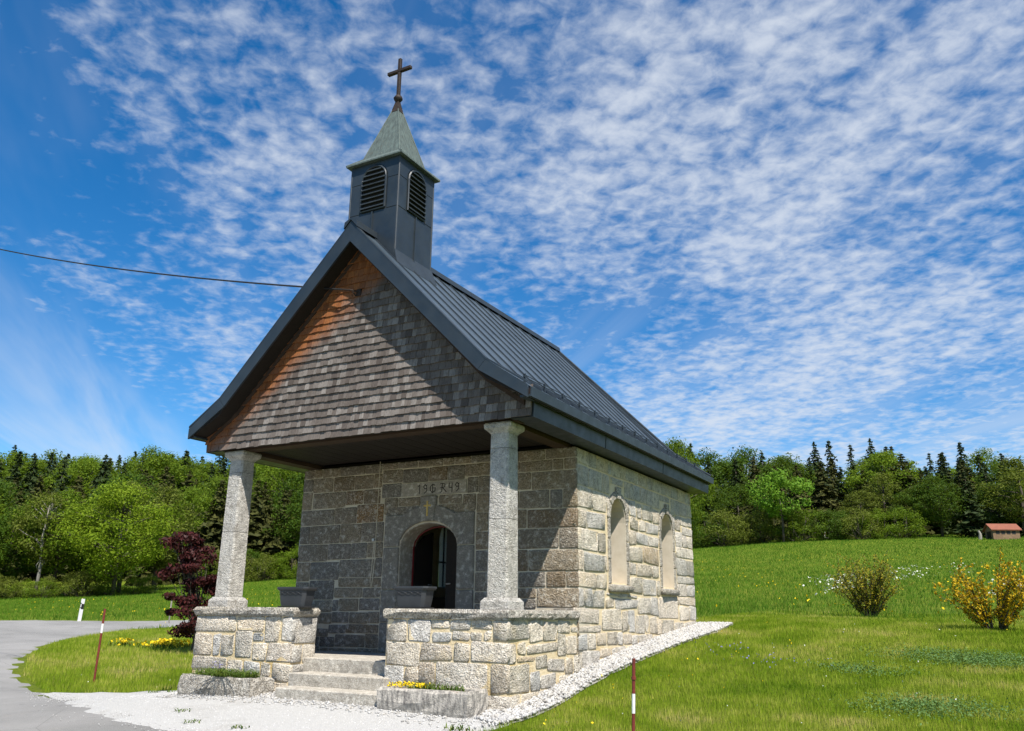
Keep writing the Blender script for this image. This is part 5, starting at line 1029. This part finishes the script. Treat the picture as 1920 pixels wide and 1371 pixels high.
# ---- trough plants
def tuft_plants(name, pts, r, hmin, hmax, mat, wid, droop, label, cat):
    V = []; F = []
    for (x, y, z) in pts:
        a = r.uniform(0, 6.283); l = r.uniform(hmin, hmax); dx, dy = math.cos(a), math.sin(a); b = len(V)
        for t, wf in ((0, 1), (.55, .8), (1, .08)):
            px_, py_, pz = x+dx*l*droop*t*t, y+dy*l*droop*t*t, z+l*(t-.45*droop*t*t)
            V += [(px_-dy*wid*wf, py_+dx*wid*wf, pz), (px_+dy*wid*wf, py_-dx*wid*wf, pz)]
        F += [(b, b+1, b+3, b+2), (b+2, b+3, b+5, b+4)]
    o = link(name, mesh_np(name, V, F, mat)); return tag(o, label, cat, kind='stuff')
r = np.random.default_rng(9)
tuft_plants('trough_greenery', [(r.uniform(-4.6, -3.55), r.uniform(-.44, -.16), -.985) for _ in range(900)], r, .06, .20, 'plant_green', .006, .7, 'green and grassy plants spilling from the grey granite trough', 'plants')
tuft_plants('trailing_grass', [(r.uniform(-4.12, -3.9), r.uniform(-.50, -.44), -.95) for _ in range(70)], r, .18, .34, 'plant_green', .005, 1.9, 'long grass blades trailing over the front of the granite trough', 'grass')
tuft_plants('trough_herbs', [(r.uniform(-1.1, -.4), r.uniform(-.45, -.15), -.98) for _ in range(380)], r, .05, .14, 'plant_green', .006, .6, 'low green herbs growing in the lichen-stained trough', 'plants')
def dots(name, pts, size, mat, label, cat, seed, up=.8):
    V, F = cards(np.array(pts), size, np.random.default_rng(seed), up, 1.0); o = link(name, mesh_np(name, V, F, mat)); return tag(o, label, cat, kind='stuff')
dots('trough_flowers', [(r.uniform(-1.32, -.85), r.uniform(-.47, -.2), -.935+r.uniform(0, .04)) for _ in range(220)], .03, 'flower_yellow', 'yellow flowers in the lichen-stained granite trough', 'flowers', 1)
dots('violet_flowers', [(r.uniform(-4.3, -3.85), r.uniform(-.44, -.2), -.83+r.uniform(-.04, .05)) for _ in range(40)], .022, 'flower_blue', 'violet flowers above the greenery of the grey granite trough', 'flowers', 2)
fp = []
for (cx_, cy_, s1, s2, n) in ((-15.4, 8.2, .75, .35, 420), (-13.9, 8.6, .7, .35, 420), (-17.2, 8.1, .4, .2, 70)):
    q = r.normal(size=(n, 2))*np.array([s1, s2])*.6+np.array([cx_, cy_]); fp += [(a, b, Hf(a, b)+r.uniform(.05, .22)) for a, b in q]
dots('yellow_flower_bed', fp, .085, 'flower_yellow', 'bright yellow flower clumps on the grass island by the road', 'flowers', 3)
tuft_plants('flower_bed_leaves', [(a+r.normal()*.1, b+r.normal()*.1, Hf(a, b)) for a, b, _ in fp], r, .08, .2, 'plant_green', .02, .5, 'green leaves under the yellow flower clumps on the island', 'plants')
# ---- grass
def grass(name, n, az0, az1, d0, d1, hr, wr, mat, label, keep, seed, pw=1.0, lean=.45):
    r = np.random.default_rng(seed); a = R(1)*r.uniform(az0, az1, n); u = r.random(n); d = d0+(d1-d0)*u**pw
    x = CAM.x-np.sin(yaw-a)*d; y = CAM.y+np.cos(yaw-a)*d; P = np.c_[x, y]; m = keep(P); P = P[m]; d = d[m]; n = len(P)
    z = H(P[:, 0], P[:, 1]); h = r.uniform(*hr, n)*(.75+.5*r.random(n)); w_ = wr*(.6+.8*r.random(n))*np.maximum(1, d/9.0)**.6
    t = r.uniform(0, 6.283, n); ld = r.uniform(0, 6.283, n); le = h*lean*r.random(n)
    bx, by = np.cos(t)*w_/2, np.sin(t)*w_/2
    V = np.empty((n, 3, 3)); V[:, 0] = np.c_[P[:, 0]-bx, P[:, 1]-by, z-.01]; V[:, 1] = np.c_[P[:, 0]+bx, P[:, 1]+by, z-.01]; V[:, 2] = np.c_[P[:, 0]+np.cos(ld)*le, P[:, 1]+np.sin(ld)*le, z+h]
    me = mesh_np(name, V.reshape(-1, 3), np.arange(3*n).reshape(n, 3), mat)
    at = me.attributes.new('tint', 'FLOAT', 'POINT'); at.data.foreach_set('value', np.repeat(r.random(n), 3).astype(np.float32))
    return tag(link(name, me), label, 'grass', kind='stuff')
CH = [(-W-.1, -.06), (.05, -.06), (.05, L+.1), (-W-.1, L+.1)]
def free(P): return ~(inpoly(P, ASPHALT) | inpoly(P, GRAVEL) | inpoly(P, STRIP) | inpoly(P, CH))
def edge_noise(P): return np.sin(P[:, 0]*.6+P[:, 1]*.23)*.8+np.sin(P[:, 1]*.37)*.8
_bl = np.random.default_rng(77)
def lawn(P): return free(P) & ((P[:, 1] < 17.0+1.8*edge_noise(P)+_bl.normal(size=len(P))*3.2) & (P[:, 0] > -.5))
def isl(P): return free(P) & (P[:, 0] <= -5.0) & (P[:, 1] < 26+.0*P[:, 0]) & (np.hypot(P[:, 0]-CAM.x, P[:, 1]-CAM.y) < 38)
def mead(P): return free(P) & ~lawn(P) & ~isl(P)
grass('lawn_grass', 420000, -6, 40, 4.5, 26, (.035, .075), .007, 'lawn_blade', 'short mown lawn beside the chapel', lawn, 21, .9)
grass('island_grass', 150000, -40, -8, 11, 38, (.05, .13), .008, 'lawn_blade', 'grass island between the road and the chapel', isl, 22, .9)
grass('meadow_grass', 420000, -42, 42, 16, 110, (.08, .20), .010, 'meadow_blade', 'tall rough meadow grass rising to the wood', mead, 23, .85, .7)
# ground clover patches, dandelions, daisies, cow parsley
cp = []
for (cx_, cy_, sx_, sy_, n) in ((4.6, 4.9, .95, .55, 5200), (4.2, 1.4, .55, .5, 2600), (3.3, 3.6, .5, .3, 900)):
    q = r.normal(size=(n, 2))*np.array([sx_, sy_])*.6+np.array([cx_, cy_]); cp += [(a, b, z+r.uniform(.03, .075)) for (a, b), z in zip(q, H(q[:, 0], q[:, 1]))]
dots('clover_patch', cp, .026, 'clover', 'blue-green clover patches in the mown lawn', 'clover', 4, 1.5)
def scatter(n, az0, az1, d0, d1, zr, keep, seed, cl=None):
    r = np.random.default_rng(seed); a = R(1)*r.uniform(az0, az1, n); d = d0+(d1-d0)*r.random(n); x = CAM.x-np.sin(yaw-a)*d; y = CAM.y+np.cos(yaw-a)*d
    P = np.c_[x, y]; P = P[keep(P)]
    if cl is not None: P = P[cl(P, r)]
    return np.c_[P, H(P[:, 0], P[:, 1])+r.uniform(*zr, len(P))]
clus = lambda P, r: (np.sin(P[:, 0]*.9+1)*np.sin(P[:, 1]*.35+.5)+r.normal(size=len(P))*.35) > .35
dots('dandelions', scatter(5200, -30, 40, 18, 75, (.18, .32), mead, 31, clus), .07, 'flower_yellow', 'yellow dandelions dotted over the meadow', 'flowers', 5)
dots('lawn_buttercups', scatter(260, 0, 36, 7, 18, (.05, .09), lawn, 32, clus), .028, 'flower_yellow', 'small yellow flowers in the mown lawn', 'flowers', 6)
dots('daisies', scatter(300, -40, 36, 6, 22, (.05, .09), lambda P: lawn(P) | isl(P), 33), .022, 'flower_white', 'tiny white daisies in the short grass', 'flowers', 7)
dots('lawn_violets', np.array([(a, b, Hf(a, b)+.06) for a, b in np.r_[r.normal(size=(60, 2))*[.5, .3]+[2.3, 3.6], r.normal(size=(50, 2))*[.35, .3]+[1.4, 4.4]]]), .024, 'flower_blue', 'small violet flowers in the lawn beside the chapel', 'flowers', 8)
um = []
for (px, d, n) in ((1590, 31, 130), (1605, 32, 90), (1570, 30, 60), (1700, 38, 70), (1735, 40, 50), (1810, 42, 60), (1905, 24, 120), (1935, 24, 90), (1560, 27, 40)):
    cx_, cy_ = az(px, d); q = r.normal(size=(n, 2))*[.35, .35]+[cx_, cy_]; um += [(a, b, Hf(a, b)+r.uniform(.45, .95)) for a, b in q]
dots('cow_parsley', um, .085, 'flower_white', 'white cow parsley umbels standing in the meadow', 'flowers', 9, 2.0)
# weeds in the gravel
for i, (x, y) in enumerate(((-3.55, -1.45), (-2.15, -1.85), (-6.1, .55), (-5.5, .35), (-.05, -1.0), (.1, -1.05), (-2.9, -1.85), (-6.9, .9))):
    pts_ = [(x+r.normal()*.06, y+r.normal()*.05, Hf(x, y)+.03) for _ in range(16)]
    o = tuft_plants('weed_tuft', pts_, r, .04, .07 if i not in (4, 5) else .14, 'plant_green', .008, 1.0, 'small green weed tuft sprouting in the pale gravel', 'weed'); del o['kind']; o['group'] = 'weeds in the gravel'
# ================================================================== STREET THINGS
def snow_pole(x, y, top, hh, label, bands, rad=.016, tilt=(0, 0)):
    z0 = Hf(x, y); rt = root('snow_pole', (x, y, z0), label, 'pole'); P = lambda z: (x+tilt[0]*z/hh, y+tilt[1]*z/hh, z0+z)
    prev = -.2
    for (zz, m) in bands:
        MB().tube([P(prev), P(zz)], rad, 8).build('painted_band' if m == 'white_paint' else 'pole_section', m, rt); prev = zz+.0005
    return rt
snow_pole(-9.91, 2.01, 0, 1.30, 'thin red snow pole with a pale band standing on the grass island', [(.88, 'stake_red'), (1.05, 'white_paint'), (1.32, 'stake_red')], .021, (.02, .0))
sp_ = snow_pole(2.05, -1.45, 0, .78, 'red and white snow pole with joint ring on the lawn', [(.34, 'stake_red'), (.50, 'white_paint'), (.79, 'stake_red')], .015, (.03, 0.0))
zz = Hf(2.05, -1.45); MB().tube([(2.05+.024, -1.45, zz+.615), (2.05+.025, -1.45, zz+.64)], .021, 8).build('joint_ring', 'stake_red', sp_)
def delineator(x, y):
    z0 = Hf(x, y); rt = root('delineator_post', (x, y, z0), 'white roadside delineator post with black band across the road', 'post')
    f = lambda t0, t1, g: [[(x-.06-g, y-.05-g, z), (x+.06+g, y-.05-g, z), (x+.06+g, y+.05+g, z), (x-.06-g, y+.05+g, z)] for z in (z0+t0, z0+t1)]
    MB().loft(f(-.2, 1.0, 0)).build('post_body', 'white_paint', rt)
    MB().loft([[(x-.064, y-.054, z0+.62), (x+.064, y-.054, z0+.55), (x+.064, y+.054, z0+.55), (x-.064, y+.054, z0+.62)], [(x-.064, y-.054, z0+.85), (x+.064, y-.054, z0+.78), (x+.064, y+.054, z0+.78), (x-.064, y+.054, z0+.85)]]).build('black_band', 'black_rubber', rt)
    MB().box(x-.025, x+.025, y-.062, y-.055, z0+.63, z0+.78).build('reflector', 'white_paint', rt); rt.rotation_euler = (0, R(4), 0)
x, y = az(151, 44.5); delineator(x, y)
x, y = az(319, 42); z0 = Hf(x, y); fs = root('fence_stake', (x, y, z0), 'thin grey wooden stake in the meadow across the road', 'stake'); MB().tube([(x, y, z0-.2), (x+.02, y, z0+1.35)], [.035, .03], 6).build('stake_shaft', 'bark_pale', fs)
# ---- far shed and small marks on the meadow brow
sx_, sy_ = az(1902, 100); z0 = Hf(sx_, sy_)-.15
shd = root('wooden_shed', (sx_, sy_, z0), 'small brown wooden shed with orange tiled roof at the wood edge', 'shed')
c_, s_ = math.cos(.45)*.78, math.sin(.45)*.78; sf = lambda u, v, w: (sx_+u*c_-w*s_, sy_+u*s_+w*c_, z0+v*.9)
def sbox(u0, u1, v0, v1, w0, w1): return MB().prism([(u0, v0), (u1, v0), (u1, v1), (u0, v1)], w0, w1, sf)
MB().prism([(-1.0, 0), (1.0, 0), (1.0, 1.2), (0, 1.75), (-1.0, 1.2)], -1.7, 1.7, lambda u, v, w: sf(w, v, u)).build('shed_wall', 'shed_wood', shd)
for sg in (-1, 1): MB().prism([(sg*1.22, 1.06), (0, 1.79), (0, 1.90), (sg*1.24, 1.16)], -1.95, 1.95, lambda u, v, w: sf(w, v, u)).build('shed_roof', 'shed_tile', shd)
for k_ in range(4): sbox(-1.3+k_*.68, -.85+k_*.68, .65, 1.0, -1.02, -1.0).build('shed_window', 'black_rubber', shd)
sbox(-1.72, -1.70, .15, 1.0, -.5, .5).build('shed_door', 'dark_wood', shd)
x, y = az(1562, 103); z0 = Hf(x, y); mk = root('wayside_marker', (x, y, z0), 'small white marker with red band on the meadow brow', 'marker')
MB().box(x-.45, x+.45, y-.2, y+.2, z0-.2, z0+.12).build('marker_base', 'white_paint', mk); MB().tube([(x-.1, y, z0+.12), (x-.1, y, z0+.75)], [.13, .07], 8).build('marker_post', 'white_paint', mk); MB().tube([(x-.1, y, z0+.42), (x-.1, y, z0+.58)], .11, 8).build('marker_band', 'stake_red', mk)
x, y = az(1858, 99); z0 = Hf(x, y); tag(MB().tube([(x, y, z0-.2), (x+.05, y, z0+.55), (x-.06, y, z0+.9)], [.2, .15, .1], 7).build('tree_stump', 'bark_pale'), 'tall pale broken tree stump beside the shed', 'stump')
